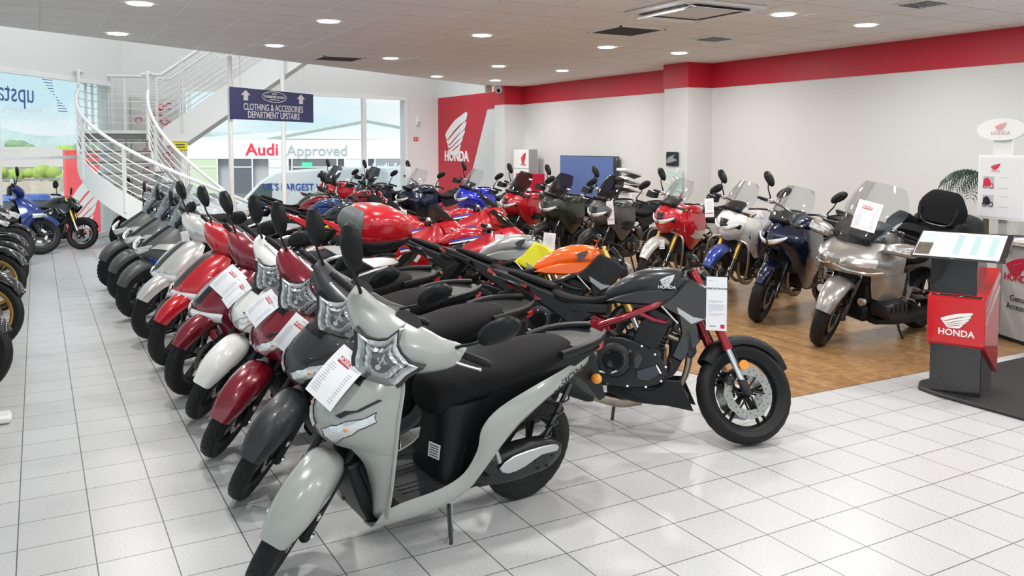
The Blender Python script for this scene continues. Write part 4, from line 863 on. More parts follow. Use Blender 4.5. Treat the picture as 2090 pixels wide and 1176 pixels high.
    for s in (1, -1):
        g = G(); Mt = frame((-.715, s*.142, .668), (-s*.93, -s*.0-.10*0, s*-.37*-1) if False else ((-.9*s, -.12, .32*s)), (.32, 0, .9)); g.text('VISION', Mt, .055, .002, .0, 1.35); g.build('side_lettering', DKMET, sp, 0)
    # body under the seat
    g = G(Mx.Translation((-.01, 0, .045))); g.sec([((-.07, 0, .235), (0, .150, 0), (.06, 0, 0), 3), ((-.085, 0, .31), (0, .128, 0), (.075, 0, 0), 3), ((-.10, 0, .42), (0, .118, 0), (.085, 0, 0), 3), ((-.115, 0, .53), (0, .122, 0), (.11, 0, 0), 3), ((-.13, 0, .62), (0, .135, 0), (.15, 0, 0), 3)], 20, 3)
    g.plate([(-.15, .24), (-.28, .34), (-.55, .56), (-.95, .74), (-.60, .72), (-.25, .64), (-.12, .55)], -.11, .11, 1, .01)
    ub = g.build('under_seat_body', BLK, root)
    g = G(); Ms = frame((-.018, .062, .435), (-.35, 1, 0), (0, 0, 1)); o2 = g.M; g.M = Ms; g.box((0, 0, .004), (.062, .07, .001)); g.M = o2; g.m = 1
    rr = random.Random(5); g.M = Ms
    for i in range(5): g.box((0, .024-.012*i, .005), (.048, .004, .001))
    g.build('sticker', [CARD, INKD], ub, 0)
    # seat
    g = G(); g.loft([(.03, .665, .06, .04, 2.3), (.02, .68, .098, .075, 2.4), (-.03, .695, .120, .092, 2.6), (-.15, .72, .130, .085, 2.8), (-.32, .735, .145, .068, 2.8), (-.50, .765, .148, .062, 2.8), (-.66, .785, .125, .052, 2.8), (-.77, .795, .09, .035, 2.6), (-.80, .80, .05, .018, 2.2)], 20, 4)
    g.build('seat', SEATM, root)
    g = G()
    for s in (1, -1): g.sec([((-.66, s*.13, .80), (.0, .016, 0), (0, 0, .018), 3), ((-.80, s*.135, .815), (.0, .018, 0), (0, 0, .020), 3), ((-.93, s*.11, .825), (.0, .02, 0), (0, 0, .018), 3), ((-1.03, s*.055, .835), (.01, .02, 0), (0, 0, .015), 3)], 10, 2)
    g.plate([(-.76, -.11), (-.76, .11), (-.95, .085), (-1.05, .05), (-1.05, -.05), (-.95, -.085)], .80, .818, 1, ax='z'); g.build('grab_rail', BLK, root)
    g = G(); g.loft([(-.98, .755, .06, .035, 3), (-1.03, .76, .055, .03, 3), (-1.05, .765, .04, .02, 3)], 12, 2); g.build('tail_lamp', REDL, root)
    # rear mudguard, indicator, swing unit, exhaust, stand
    g = G(); g.plate([(-.86, .72), (-.96, .74), (-1.02, .62), (-1.09, .47), (-1.05, .46), (-.93, .58), (-.84, .64)], -.075, .075, 1, .008); rm = g.build('rear_mudguard', BLK, root)
    for s in (1, -1): g = G(); g.ball((-.965, s*.10, .61), .028, (1, 1.1, .9)); g.build('indicator_lamp', AMBER, rm)
    g = G(); g.sec([((-.20, .05, .28), (0, .06, 0), (0, 0, .05), 3), ((-.38, .07, .27), (0, .065, 0), (0, 0, .085), 3), ((-.55, .085, .275), (0, .05, 0), (0, 0, .095), 3), ((-.68, .09, .275), (0, .045, 0), (0, 0, .08), 3), ((-.76, .09, .28), (0, .03, 0), (0, 0, .04), 3)], 18, 3)
    for i in range(6): a = i*1.05; g.cyl((-.63+.055*cos(a), .13, .275+.055*sin(a)), (-.63+.055*cos(a), .14, .275+.055*sin(a)), .007, n=6)
    g.box((-.35, .12, .235), (.22, .02, .05), (0, -.1, 0), .01); un = g.build('swing_unit', ENGM, root)
    g = G(); g.plate([(-.34, .30), (-.42, .345), (-.60, .35), (-.70, .335), (-.70, .30), (-.60, .305), (-.5, .27), (-.40, .26)], .138, .15, 2, .004); g.build('unit_cover', ALU, un)
    g = G(); g.tube([(-.33, .15, .34), (-.29, .155, .42)], [.011, .011], 8); g.build('foot_peg', ALU, root)
    g = G(); g.sec([((-.25, -.13, .30), (0, .03, 0), (0, 0, .03), 2), ((-.45, -.15, .31), (0, .048, 0), (0, 0, .055), 2.4), ((-.85, -.15, .36), (0, .05, 0), (0, 0, .06), 2.4), ((-.92, -.15, .37), (0, .03, 0), (0, 0, .035), 2.4)], 14, 2); g.build('exhaust', MATTE, root)
    for s in (1, -1): g = G(); g.cyl((-.62, s*.10, .30), (-.78, s*.10, .62), .012); g.tube([(-.65+.024*cos(i)-.0048*i, s*.10+.024*sin(i), .36+.009*i) for i in range(24)], .005, 5); g.build('shock_absorber', BLKG, root)
    g = G(); g.tube([(-.10, .10, .17), (-.06, .20, .02), (-.03, .22, .0)], [.012, .011, .009], 8, 2); g.box((-.03, .235, .006), (.06, .03, .008), (0, 0, .3), .003); sd = g.build('side_stand', BLKG, root)
    g = G(); g.tube([(-.11, .105, .17), (-.085, .15, .10)], [.008, .008], 6); g.tube([(-.085, .15, .10), (-.05, .185, .03), (-.065, .185, .02), (-.095, .16, .08)], .003, 5); g.build('stand_spring', ALU, sd)
    # handlebar cowl with headlamp
    hx, hz = .175, 1.0
    H = M @ Mx.Translation((hx, 0, hz))
    g = G(H); g.sec([((-.02, -.27, .028), (.040, 0, -.01), (0, 0, .026), 2.4), ((.0, -.235, .018), (.060, 0, -.015), (0, 0, .045), 2.4), ((.035, -.16, -.005), (.085, 0, -.02), (.01, 0, .066), 2.4), ((.06, -.08, -.012), (.105, 0, -.02), (.01, 0, .082), 2.5), ((.072, 0, -.010), (.105, 0, -.02), (.01, 0, .080), 2.5),
                    ((.06, .08, -.012), (.105, 0, -.02), (.01, 0, .082), 2.5), ((.035, .16, -.005), (.085, 0, -.02), (.01, 0, .066), 2.4), ((.0, .235, .018), (.060, 0, -.015), (0, 0, .045), 2.4), ((-.02, .27, .028), (.040, 0, -.01), (0, 0, .026), 2.4)], 20, 3)
    cw = g.build('handlebar_cowl', P, root)
    FM = H @ frame((.186, 0, -.052), (0, 1, 0), (-.22, 0, 1)) @ Mx.Scale(1.12, 4)      # plane of the lamp face
    out = [(0, -.108), (.040, -.102), (.074, -.080), (.096, -.04), (.106, .0), (.135, .055), (.092, .050), (.048, .066), (.022, .085), (.0, .135), (-.022, .085), (-.048, .066), (-.092, .050), (-.135, .055), (-.106, 0), (-.096, -.04), (-.074, -.080), (-.040, -.102)]
    g = G(FM); g.plate([(a*1.07, b*1.05) for a, b in out], -.085, .004, 1, ax='z'); g.build('headlamp_surround', BLKG, cw)
    g = G(FM); q = [(a*.93, b*.93) for a, b in out]; q0 = q; q = [((q[i][0]+q[(i+1) % len(q)][0])/2 if h_ else q[i][0], (q[i][1]+q[(i+1) % len(q)][1])/2 if h_ else q[i][1]) for i in range(len(q)) for h_ in (0, 1)]; n = len(q); rg = ((1, .004), (.84, .010), (.68, .002), (.5, .012), (.33, -.004), (.16, .004)); vs = [(a*k, b*k+.002, z+(.0014 if (j+i_) % 2 else -.001)*(k < 1)) for i_, (k, z) in enumerate(rg) for j, (a, b) in enumerate(q)]; g.add(vs, [[i*n+j, i*n+(j+1) % n, (i+1)*n+(j+1) % n, (i+1)*n+j] for i in range(5) for j in range(n)]+[[5*n+j for j in range(n)]]); lm = g.build('headlamp', REFL, cw, 0); q = q0; n = len(q)
    g = G(FM); vs = [(a*k, b*k, z) for k, z in ((1, .006), (.86, .020), (.55, .032), (.2, .036)) for a, b in q]; g.add(vs, [[i*n+j, i*n+(j+1) % n, (i+1)*n+(j+1) % n, (i+1)*n+j] for i in range(3) for j in range(n)]+[[3*n+j for j in range(n)]]); g.build('headlamp_lens', LENS, lm)
    g = G(FM); g.cyl((0, -.01, .01), (0, -.01, .034), .016, .010, 12); g.tube([(.0, -.01, .034), (0, .045, .034)], .0025, 6); g.build('bulb_cap', CHR, lm)
    g = G(H); g.sec([((.03, 0, .066), (0, .065, 0), (.05, 0, -.015), 3), ((.025, 0, .078), (0, .055, 0), (.045, 0, -.012), 3)], 16, 1); g.build('dashboard', BLKG, cw)
    grips(root, M, [(hx-.01, .10, hz+.015), (hx-.02, .22, hz+.03), (hx-.055, .37, hz+.035)])
    for s in (1, -1): mirror(root, M, (hx, s*.235, hz+.04), (hx-.01, s*.350, hz+.225), (.088, .056), BLK, s, .80)
    return root
def apron_card(root, label, side=-1, dx=0., rot=.0):
    P = (.625, side*.055, .725); return None
# ------------------------------------------------------------------ motorcycles
def engine(root, detail=2, m=None, bolts=True):
    m = m or ENGM; g = G()
    g.box((.06, 0, .44), (.40, .28, .22), (0, -.05, 0), .03); g.box((-.13, 0, .50), (.16, .24, .26), None, .03)
    g.box((.02, 0, .33), (.34, .20, .07), None, .02); e = g.build('engine_block', m, root)
    g = G(); g.box((.17, 0, .62), (.17, .24, .24), (0, .45, 0), .012)
    for i in range(5 if detail > 1 else 0): g.box((.155+i*.010, 0, .56+i*.022), (.185, .255, .006), (0, .45, 0))
    g.box((.235, 0, .735), (.19, .25, .08), (0, .45, 0), .02); g.build('cylinder_head', m, e)
    for s in (-1, 1):
        g = G()
        g.plate([(-.20, .40), (-.17, .53), (-.06, .60), (.08, .58), (.20, .52), (.28, .44), (.26, .36), (.16, .31), (-.08, .31)], s*.135, s*.162, 2, .008)
        g.lathe([(.002, s*.185), (.085, s*.185), (.100, s*.178), (.108, s*.160), (.108, s*.13)], 30, (-.035, 0, .465)); c = g.build('crankcase_cover', m, e)
        g = G(); g.lathe([(.002, s*.194), (.05, s*.194), (.056, s*.186)], 24, (-.035, 0, .465)); g.lathe([(.062, s*.187), (.066, s*.193), (.072, s*.187)], 24, (-.035, 0, .465))
        g.plate([(.02, .50), (.10, .53), (.14, .49), (.11, .42), (.03, .43)], s*.160, s*.182, 1, .006); g.plate([(.10, .41), (.22, .45), (.25, .40), (.17, .35), (.10, .36)], s*.16, s*.176, 1, .005); g.build('clutch_cover' if s < 0 else 'alternator_cover', BLKG, c)
        if bolts:
            g = G()
            for a, b in [(-.19, .42), (-.15, .53), (-.06, .595), (.04, .585), (.13, .555), (.21, .51), (.275, .44), (.25, .355), (.16, .315), (.05, .312), (-.07, .318), (.06, .52), (.12, .48), (.03, .44), (.21, .41)]: g.cyl((a, s*.158, b), (a, s*.172, b), .0075, n=8)
            g.build('cover_bolts', CHR, c)
    return e
def exhaust(root, m=None, low=True, side=-1, can=None, n=2):
    m = m or EXH; g = G()
    for i in range(n):
        y = (-.07+.14*i/(max(1, n-1))) if n > 1 else 0
        g.tube([(.28, y, .62), (.37, y, .58), (.40, y*.9, .48), (.36, y*.8, .34), (.25, y*.7, .25), (.12, y*.5-.02, .22)], .0195, 10, 4)
    g.tube([(.12, -.03, .22), (.0, -.04, .205), (-.10, -.06, .215), (-.20, side*.10, .24)], [.035, .042, .036, .03], 14, 3); o = g.build('exhaust_pipe', m, root)
    g = G(); c = can or MATTE
    if low: g.sec([((-.16, side*.10, .24), (0, .03, 0), (0, 0, .03), 2), ((-.20, side*.13, .25), (0, .05, 0), (0, 0, .055), 2.6), ((-.46, side*.17, .33), (0, .05, 0), (0, 0, .06), 2.6), ((-.50, side*.175, .345), (0, .035, 0), (0, 0, .04), 2.6)], 16, 2)
    else: g.sec([((-.25, side*.13, .30), (0, .03, 0), (0, 0, .03), 2), ((-.33, side*.17, .36), (0, .045, 0), (0, 0, .055), 2.6), ((-.80, side*.19, .56), (0, .05, 0), (0, 0, .065), 2.6), ((-.84, side*.19, .575), (0, .035, 0), (0, 0, .045), 2.6)], 16, 2)
    g.build('silencer', c, root)
def forks(root, M, xf, Rw, top, dy=.105, up=None, lo=None, usd=True, r1=.026):
    """top=(x,z) of the upper clamp"""
    a = V((xf-.035, 0, Rw)); b = V((top[0], 0, top[1])); d = b-a
    for s in (1, -1):
        y = V((0, s*dy, 0)); g = G(M)
        if usd: g.cyl(a+y+d*.36, b+y, r1); g.cyl(a+y+d*.34, a+y+d*.37, r1*1.1); o = g.build('fork_leg', up or GOLD, root); g = G(M); g.cyl(a+y+d*.05, a+y+d*.36, r1*.72); g.build('fork_slider', CHR, o)
        else: g.cyl(a+y, a+y+d*.48, r1); g.cyl(a+y+d*.46, a+y+d*.50, r1*1.12); o = g.build('fork_leg', lo or BLKG, root); g = G(M); g.cyl(a+y+d*.48, b+y, r1*.75); g.build('fork_slider', up or CHR, o)
        g = G(M); g.sec([((a+y+d*.09), (.03, 0, 0), (0, .02, 0), 3), (a+y, (.028, 0, 0), (0, .022, 0), 3), (a+y-d*.03, (.018, 0, 0), (0, .018, 0), 3)], 10, 2); g.cyl(a+y*1.0, a+y*1.28, .014); g.build('axle_clamp', DKMET, o)
    g = G(M)
    for t in (.80, .98): p = a+d*t; g.box(p, (.06, dy*2+.05, .026), (0, .4, 0), .008)
    g.build('fork_clamp', BLKG, root)
def mfender(root, M, xf, Rw, m, hw=.065, t0=35, t1=150, gap=.022, beak=False, xo=0, zo=0):
    g = G(M); rows = []; n = 8
    for i in range(n+1):
        t = R_(t0+(t1-t0)*i/n); rr = Rw+gap+(.012 if 0 < i < n else 0); w = hw*(.55+.45*sin(pi*min(1, (i+.8)/(n*.55))*.5))
        pts = [(rr-.05, 1.0), (rr-.018, .96), (rr+.006, .6), (rr+.014, 0)]; q = [(xf+xo+p*cos(t), w*k, Rw+zo+p*sin(t)) for p, k in pts]; rows.append(q+[(a, -b, c) for a, b, c in q[-2::-1]])
    g.patch(rows, 2, 2, .004); return g.build('front_fender', m, root)
def rearend(root, xr, Rw, w, chainm=None, arm=None, hug=True):
    g = G()
    for s in (1, -1): g.sec([((-.20, s*.09, .42), (0, .022, 0), (0, 0, .05), 4), ((-.42, s*.115, .36), (0, .018, 0), (0, 0, .038), 4), ((xr, s*.12, Rw), (0, .02, 0), (0, 0, .035), 4), ((xr-.06, s*.12, Rw), (0, .018, 0), (0, 0, .028), 4)], 10, 2); g.cyl((xr, s*.10, Rw), (xr, s*.15, Rw), .018)
    g.box((-.33, 0, .40), (.08, .2, .05), None, .01); o = g.build('swingarm', arm or BLKG, root)
    g = G(); g.tube([(-.12+.045*cos(t), .10, .42+.045*sin(t)) for t in [pi/2+i*.4 for i in range(0, 8)]]+[(xr+.10*cos(t), .10, Rw+.10*sin(t)) for t in [-pi/2-i*.4 for i in range(8)]], .009, 5, 1, True); g.build('drive_chain', STEEL, o)
    g = G(); g.cyl((-.24, 0, .42), (-.14, 0, .70), .028); g.tube([(-.23+.0042*i*1.0+.036*cos(i*.9), .036*sin(i*.9), .45+.0098*i) for i in range(24)], .006, 5); g.build('shock_absorber', DKMET, root)
def footrest(root, s, x=-.16, z=.40, m=None):
    g = G(); g.plate([(x-.10, z+.10), (x+.02, z+.12), (x+.04, z-.02), (x-.02, z-.06), (x-.07, z+.02)], s*.15, s*.162, 1, .003); o = g.build('footrest_bracket', m or ALU, root)
    g = G(); g.cyl((x, s*.165, z), (x, s*.25, z+.005), .010); g.cyl((x-.08, s*.165, z+.10), (x-.08, s*.235, z+.10), .009); g.tube([(x+.02, s*.17, z-.01), (x+.10, s*.175, z-.02), (x+.15, s*.20, z-.0)], .006, 6); g.build('foot_peg', ALU, o)
def plate_lamp(root, M, pts, m, off, th=.01, name='headlamp'):
    g = G(M); g.patch(pts, 2, 2, th); return g.build(name, m, root)
def led_face(root, M, x, z, w, h, m=None, drl=True):
    """twin narrow lamps each side of the nose"""
    for s in (1, -1):
        g = G(M); g.patch([[(x+.01, s*.015, z+h*.15), (x-.02, s*w*.55, z+h*.5), (x-.10, s*w, z+h)], [(x+.012, s*.015, z-h*.1), (x-.012, s*w*.55, z+h*.1), (x-.085, s*w*.98, z+h*.75)], [(x, s*.02, z-h*.45), (x-.02, s*w*.5, z-h*.25), (x-.07, s*w*.85, z+h*.3)]], 3, 2, .012*s)
        o = g.build('headlamp', m or LITL, root)
        if drl: g = G(M); g.tube([(x-.10, s*w, z+h*1.02), (x-.01, s*w*.55, z+h*.52), (x+.018, s*.015, z+h*.17)], .006, 6, 2); g.build('daylight_strip', WHITEP, o)
def windscreen(root, M, base, w0, w1, h, back, m=None, bulge=.06, wm=None):
    """curved clear sheet rising backwards from base (x,z)"""
    x, z = base; rows = []
    for i in range(5):
        t = i/4; ww = [w0, (w0*.5+wm*.5) if wm else w0, wm or (w0+w1)/2, (wm or w0)*.6+w1*.4, w1][i]; xx = x-back*(t**1.1); zz = z+h*t
        rows.append([(xx-ww*.75*(abs(k)**2), ww*k, zz-(.03*abs(k)**3 if i == 4 else 0)) for k in (-1, -.6, 0, .6, 1)])
    g = G(M); g.patch(rows, 3, 3, .003); o = g.build('windscreen', m or SCREEN, root); return o
def moto(kind, label, loc, yaw, P, P2=None, ln=9, steer=28, up=None, rim=None, frm=None, lamp=None, screen=True, mirrors=True, det=2, plates=(), sc=1., eng=None, bars='std', mirm=None):
    name = {'naked': 'motorcycle', 'sport': 'sports_motorcycle', 'adv': 'adventure_motorcycle', 'tour': 'touring_motorcycle'}[kind]
    root = empty(name, loc, label, 'motorcycle', rot=(R_(-ln), 0, yaw)); root.scale = (sc, sc, sc)
    P2 = P2 or BLK; S = R_(steer); I = Mx()
    adv = kind == 'adv'; xf = .76 if adv else .73; xr = -.74 if adv else -.69; Rf = .325 if adv else .300; Rr = .31 if adv else .305
    top = (.36, 1.04) if adv else (.37, 1.00) if kind != 'sport' else (.39, .93); rk = math.atan2(xf-.035-top[0], top[1]-Rf); M = steerM(xf-.035, Rf, rk, S)
    wheel(root, M, xf, Rf, .11 if adv else .120, .245 if adv else .222, 'wire' if up is GOLD and adv else 'y5', rim or BLK, .155, 1, 'front_wheel', knob=adv and det > 1, discs=2, detail=det)
    wheel(root, I, xr, Rr, .15 if adv else .17, .222, 'wire' if up is GOLD and adv else 'y5', rim or BLK, .11, -1, 'rear_wheel', knob=adv and det > 1, detail=min(det, 1))
    forks(root, M, xf, Rf, top, .105, up, BLKG, usd=up is not None, r1=.027 if up else .024)
    rearend(root, xr, Rr, .17); e = engine(root, det, eng, bolts=det > 1); exhaust(root, low=not adv)
    for s in (1, -1): footrest(root, s)
    # frame
    fm = frm or BLKG; g = G()
    for s in (1, -1):
        if kind == 'naked' or adv:
            g.tube([(.36, s*.035, .86), (.27, s*.12, .83), (.05, s*.155, .735), (-.14, s*.145, .66)], [.022, .022, .021, .022], 10, 3)
            g.tube([(.35, s*.03, .80), (.26, s*.13, .70), (.10, s*.155, .755)], .014, 8, 2)
            g.plate([(-.08, .70), (-.20, .69), (-.245, .60), (-.265, .50), (-.235, .40), (-.17, .42), (-.185, .52), (-.135, .585), (-.07, .64)], s*.125, s*.155, 1, .006)
            g.tube([(-.12, s*.14, .62), (-.21, s*.145, .56)], .010, 8)
        else:
            g.sec([((.36, s*.05, .84), (0, .02, 0), (0, 0, .05), 4), ((.2, s*.14, .76), (0, .02, 0), (0, 0, .06), 4), ((-.1, s*.15, .64), (0, .02, 0), (0, 0, .05), 4), ((-.22, s*.13, .45), (0, .02, 0), (0, 0, .05), 4)], 10, 3)
        g.tube([(-.10, s*.11, .68), (-.45, s*.09, .80), (-.75, s*.05, .88)], .012, 8)
    g.cyl((.415, 0, .80), (.345, 0, .95), .035); fo = g.build('frame', fm, root)
    # radiator
    g = G(); g.box((.40, 0, .66), (.045, .30, .32), (0, -.12, 0), .01); g.build('radiator', mat('radiator_core', (.03, .03, .033), .6, .3, bump=(180, .8)) if 'radiator_core' not in MATS else MATS['radiator_core'], root)
    if kind == 'naked':
        g = G(); g.sec([((.43, 0, .925), (0, .10, 0), (0, 0, .05), 3.2), ((.36, 0, .945), (0, .135, 0), (0, 0, .075), 3.2), ((.24, 0, .945), (0, .150, 0), (0, 0, .092), 2.9), ((.10, 0, .925), (0, .143, 0), (0, 0, .090), 2.8), ((-.02, 0, .885), (0, .108, 0), (0, 0, .070), 2.8), ((-.10, 0, .850), (0, .07, 0), (0, 0, .048), 2.8), ((-.125, 0, .835), (0, .04, 0), (0, 0, .03), 2.4)], 22, 4)
        tk = g.build('fuel_tank', P, root)
        for s in (1, -1):   # raised lower knee panel of the tank, side logo
            g = G(); g.plate([(.40, .90), (.26, .905), (.10, .885), (-.04, .845), (-.10, .815), (.0, .80), (.14, .80), (.22, .80), (.34, .86)], s*.10, s*.150, 1, .012); g.build('tank_side', P, tk)
            Mw = frame((.27, s*.1565, .955), (s*-1 if s > 0 else 1, 0, 0), (0, s*-.16, 1)); g = G(); wing(g, Mw, .085, .065, .002, flip=False); g.text('HONDA', Mw @ Mx.Translation((0, -.042, 0)), .026, .002, .02, 1.1); g.build('tank_emblem', DKMET if P not in (MATTE, HB) else ALU, tk, 0)
        g = G(); g.sec([((.18, 0, 1.028), (.04, 0, 0), (0, .04, 0), 2), ((.18, 0, 1.035), (.036, 0, 0), (0, .036, 0), 2)], 16, 1); g.build('filler_cap', DKMET, tk)
        # front shrouds over the radiator
        for s in (1, -1):
            g = G(); g.plate([(.40, .97), (.50, .93), (.60, .86), (.52, .76), (.42, .68), (.36, .62), (.34, .74), (.22, .80), (.30, .86)], s*.13, s*.165, 1, .012); g.plate([(.44, .72), (.47, .60), (.36, .47), (.30, .50), (.36, .64)], s*.12, s*.15, 1, .01); sh = g.build('side_shroud', P2 if P2 is not BLK else BLKG, root)
            g = G(); g.plate([(.33, .80), (.43, .745), (.50, .735), (.42, .70), (.34, .76)], s*.166, s*.172, 1, .002); g.tube([(.24, s*.168, .80), (.34, s*.17, .70)], .006, 6); g.build('shroud_accent', ALU, sh)
        # seat and tail
        g = G(); g.loft([(-.06, .835, .05, .02, 2.6), (-.11, .820, .085, .028, 2.8), (-.22, .800, .115, .030, 3), (-.34, .805, .135, .034, 3), (-.43, .830, .13, .035, 3), (-.46, .86, .09, .03, 3)], 16, 3); g.loft([(-.44, .88, .10, .022, 3), (-.56, .915, .105, .026, 3), (-.70, .955, .075, .022, 3), (-.76, .97, .04, .012, 3)], 14, 3); g.build('seat', SEATM, root)
        g = G(); g.sec([((-.10, 0, .76), (0, .12, 0), (0, 0, .035), 4), ((-.30, 0, .765), (0, .135, 0), (0, 0, .04), 4), ((-.50, 0, .83), (0, .11, 0), (0, 0, .05), 4), ((-.70, 0, .90), (0, .075, 0), (0, 0, .045), 4), ((-.86, 0, .965), (0, .03, 0), (0, 0, .02), 4)], 12, 2)
        for s in (1, -1): g.plate([(-.18, .72), (-.30, .80), (-.52, .87), (-.72, .95), (-.88, .995), (-.74, .90), (-.56, .80), (-.42, .72), (-.30, .64)], s*.105, s*.128, 1, .01)
        tl = g.build('tail_cowl', MATTE if P is not MATTE else BLKG, root)
        for s in (1, -1): g = G(); g.plate([(-.50, .80), (-.62, .865), (-.60, .89), (-.66, .90), (-.56, .83), (-.555, .80)], s*.129, s*.133, 1, .001); g.build('tail_accent', frm or (ALU if P is SILV_ else BLKG), tl)
        g = G(); g.loft([(-.84, .955, .05, .018, 4), (-.90, .972, .035, .012, 4)], 10, 1); g.build('tail_lamp', REDL, tl)
        g = G(); g.plate([(-.70, .86), (-.80, .84), (-.96, .62), (-.99, .52), (-.95, .53), (-.86, .66), (-.74, .80)], -.08, .08, 1, .008); rm = g.build('rear_mudguard', BLK, root)
        for s in (1, -1): g = G(); g.sec([((-.86, s*.08, .78), (.012, 0, 0), (0, 0, .012), 3), ((-.88, s*.13, .78), (.02, 0, 0), (0, 0, .014), 3), ((-.89, s*.19, .775), (.016, 0, 0), (0, 0, .010), 3)], 8, 1); g.build('indicator_lamp', AMBER, rm)
        g = G()
        for s in (1, -1): g.tube([(-.60, s*.10, .86), (-.70, s*.15, .90), (-.80, s*.14, .93), (-.84, s*.09, .94)], .010, 8, 2)
        # small headlamp
        g.M = M; g.sec([((.42, 0, .90), (0, .075, 0), (0, 0, .085), 3), ((.50, 0, .885), (0, .10, 0), (0, 0, .095), 3), ((.56, 0, .86), (0, .085, 0), (0, 0, .07), 2.6), ((.59, 0, .845), (0, .04, 0), (0, 0, .035), 2.4)], 16, 3); g.sec([((.44, 0, 1.0), (0, .09, 0), (.03, 0, .03), 3), ((.50, 0, .95), (0, .085, 0), (.02, 0, .03), 3)], 12, 1); hl = g.build('headlamp_shell', P if P not in (ORANGE_, SILV_) else BLK, root)
        led_face(hl, M, .60, .865, .10, .05)
        # belly pan
        g = G(); g.sec([((.40, 0, .24), (0, .05, 0), (0, 0, .02), 4), ((.32, 0, .27), (0, .125, 0), (0, 0, .07), 4), ((.10, 0, .27), (0, .15, 0), (0, 0, .065), 4), ((-.08, 0, .29), (0, .13, 0), (0, 0, .04), 4)], 14, 2)
        for s in (1, -1): g.plate([(.44, .19), (.36, .36), (.30, .36), (.20, .30), (.0, .28), (.20, .22)], s*.12, s*.15, 1, .006)
        g.build('belly_pan', BLK, root)
        mfender(root, M, xf, Rf, BLK if P is not ORANGE_ else BLK, .068, 30, 148)
    if kind == 'sport':
        g = G(); g.loft([(.36, .84, .10, .055, 3), (.28, .865, .135, .08, 3), (.12, .865, .145, .085, 2.8), (-.02, .83, .11, .065, 2.8), (-.12, .80, .06, .04, 2.6)], 20, 4); tk = g.build('fuel_tank', P, root)
        for s in (1, -1):
            Mw = frame((.16, s*.130, .905), (-s, 0, 0), (0, -s*.5, 1)); g = G(); wing(g, Mw, .10, .06, .003); g.build('tank_emblem', ALU, tk, 0)
            for (z0, m_) in ((.822, STRB), (.800, WHITEP)):
                g = G(); g.patch([[(.34, s*.140, z0+.055), (.15, s*.150, z0+.02), (.0, s*.128, z0-.01)], [(.34, s*.142, z0+.035), (.15, s*.152, z0+.002), (.0, s*.130, z0-.022)]], 3, 1, .003*s); g.build('tank_stripe', m_, tk)
            g = G(); g.patch([[(.66, s*.05, .90), (.50, s*.155, .92), (.36, s*.17, .87), (.16, s*.165, .77)], [(.70, s*.06, .78), (.50, s*.205, .76), (.34, s*.215, .72), (.10, s*.19, .68)], [(.60, s*.09, .66), (.46, s*.215, .60), (.30, s*.205, .52), (.02, s*.17, .48)], [(.50, s*.10, .52), (.40, s*.17, .40), (.22, s*.16, .32), (-.10, s*.10, .30)]], 3, 4, .006*s); fa = g.build('side_fairing', P, root)
            for off, m_ in ((.0, STRB), (-.030, WHITEP)):
                g = G(); g.patch([[(.47, s*.213, .745+off), (.32, s*.221, .70+off), (.11, s*.196, .655+off)], [(.46, s*.215, .72+off), (.31, s*.223, .675+off), (.11, s*.196, .635+off)]], 3, 1, .003*s); g.build('fairing_stripe', m_, fa)
            g = G(); g.plate([(.36, .58), (.16, .60), (.02, .50), (.10, .50), (.22, .54), (.30, .50)], s*.206, s*.215, 1, .003); g.build('fairing_accent', WHITEP, fa)
        g = G(); g.loft([(-.10, .78, .08, .02, 3), (-.22, .765, .12, .022, 3), (-.36, .78, .13, .025, 3), (-.42, .81, .11, .025, 3)], 14, 3); g.loft([(-.44, .86, .09, .018, 3), (-.58, .905, .09, .022, 3), (-.70, .94, .05, .014, 3)], 14, 3); g.build('seat', SEATM, root)
        g = G(); g.sec([((-.12, 0, .72), (0, .12, 0), (0, 0, .03), 4), ((-.40, 0, .77), (0, .12, 0), (0, 0, .05), 4), ((-.62, 0, .86), (0, .09, 0), (0, 0, .045), 4), ((-.86, 0, .95), (0, .03, 0), (0, 0, .015), 4)], 12, 2)
        for s in (1, -1): g.plate([(-.30, .74), (-.52, .86), (-.78, .955), (-.86, .95), (-.70, .86), (-.50, .76), (-.36, .69)], s*.10, s*.125, 1, .01)
        tl = g.build('tail_cowl', P if P2 is BLK else P2, root); g = G(); g.loft([(-.83, .94, .05, .015, 4), (-.88, .957, .03, .01, 4)], 10, 1); g.build('tail_lamp', REDL, tl)
        g = G(); g.plate([(-.70, .84), (-.80, .82), (-.96, .62), (-.99, .52), (-.95, .53), (-.86, .66), (-.74, .78)], -.08, .08, 1, .008); g.build('rear_mudguard', BLK, root)
        g = G(); g.patch([[(.50, -.15, .93), (.60, -.09, .97), (.64, 0, .985), (.60, .09, .97), (.50, .15, .93)], [(.58, -.17, .86), (.70, -.10, .88), (.76, 0, .885), (.70, .10, .88), (.58, .17, .86)], [(.60, -.15, .76), (.70, -.09, .76), (.75, 0, .76), (.70, .09, .76), (.60, .15, .76)], [(.56, -.10, .68), (.62, -.06, .66), (.66, 0, .65), (.62, .06, .66), (.56, .10, .68)]], 3, 3, .006); ns = g.build('nose_fairing', P, root)
        led_face(ns, I, .765, .80, .15, .07)
        windscreen(root, I, (.66, .97), .15, .085, .17, .22, SMOKE)
        mfender(root, M, xf, Rf, P, .068, 30, 148)
        bars = 'clip'
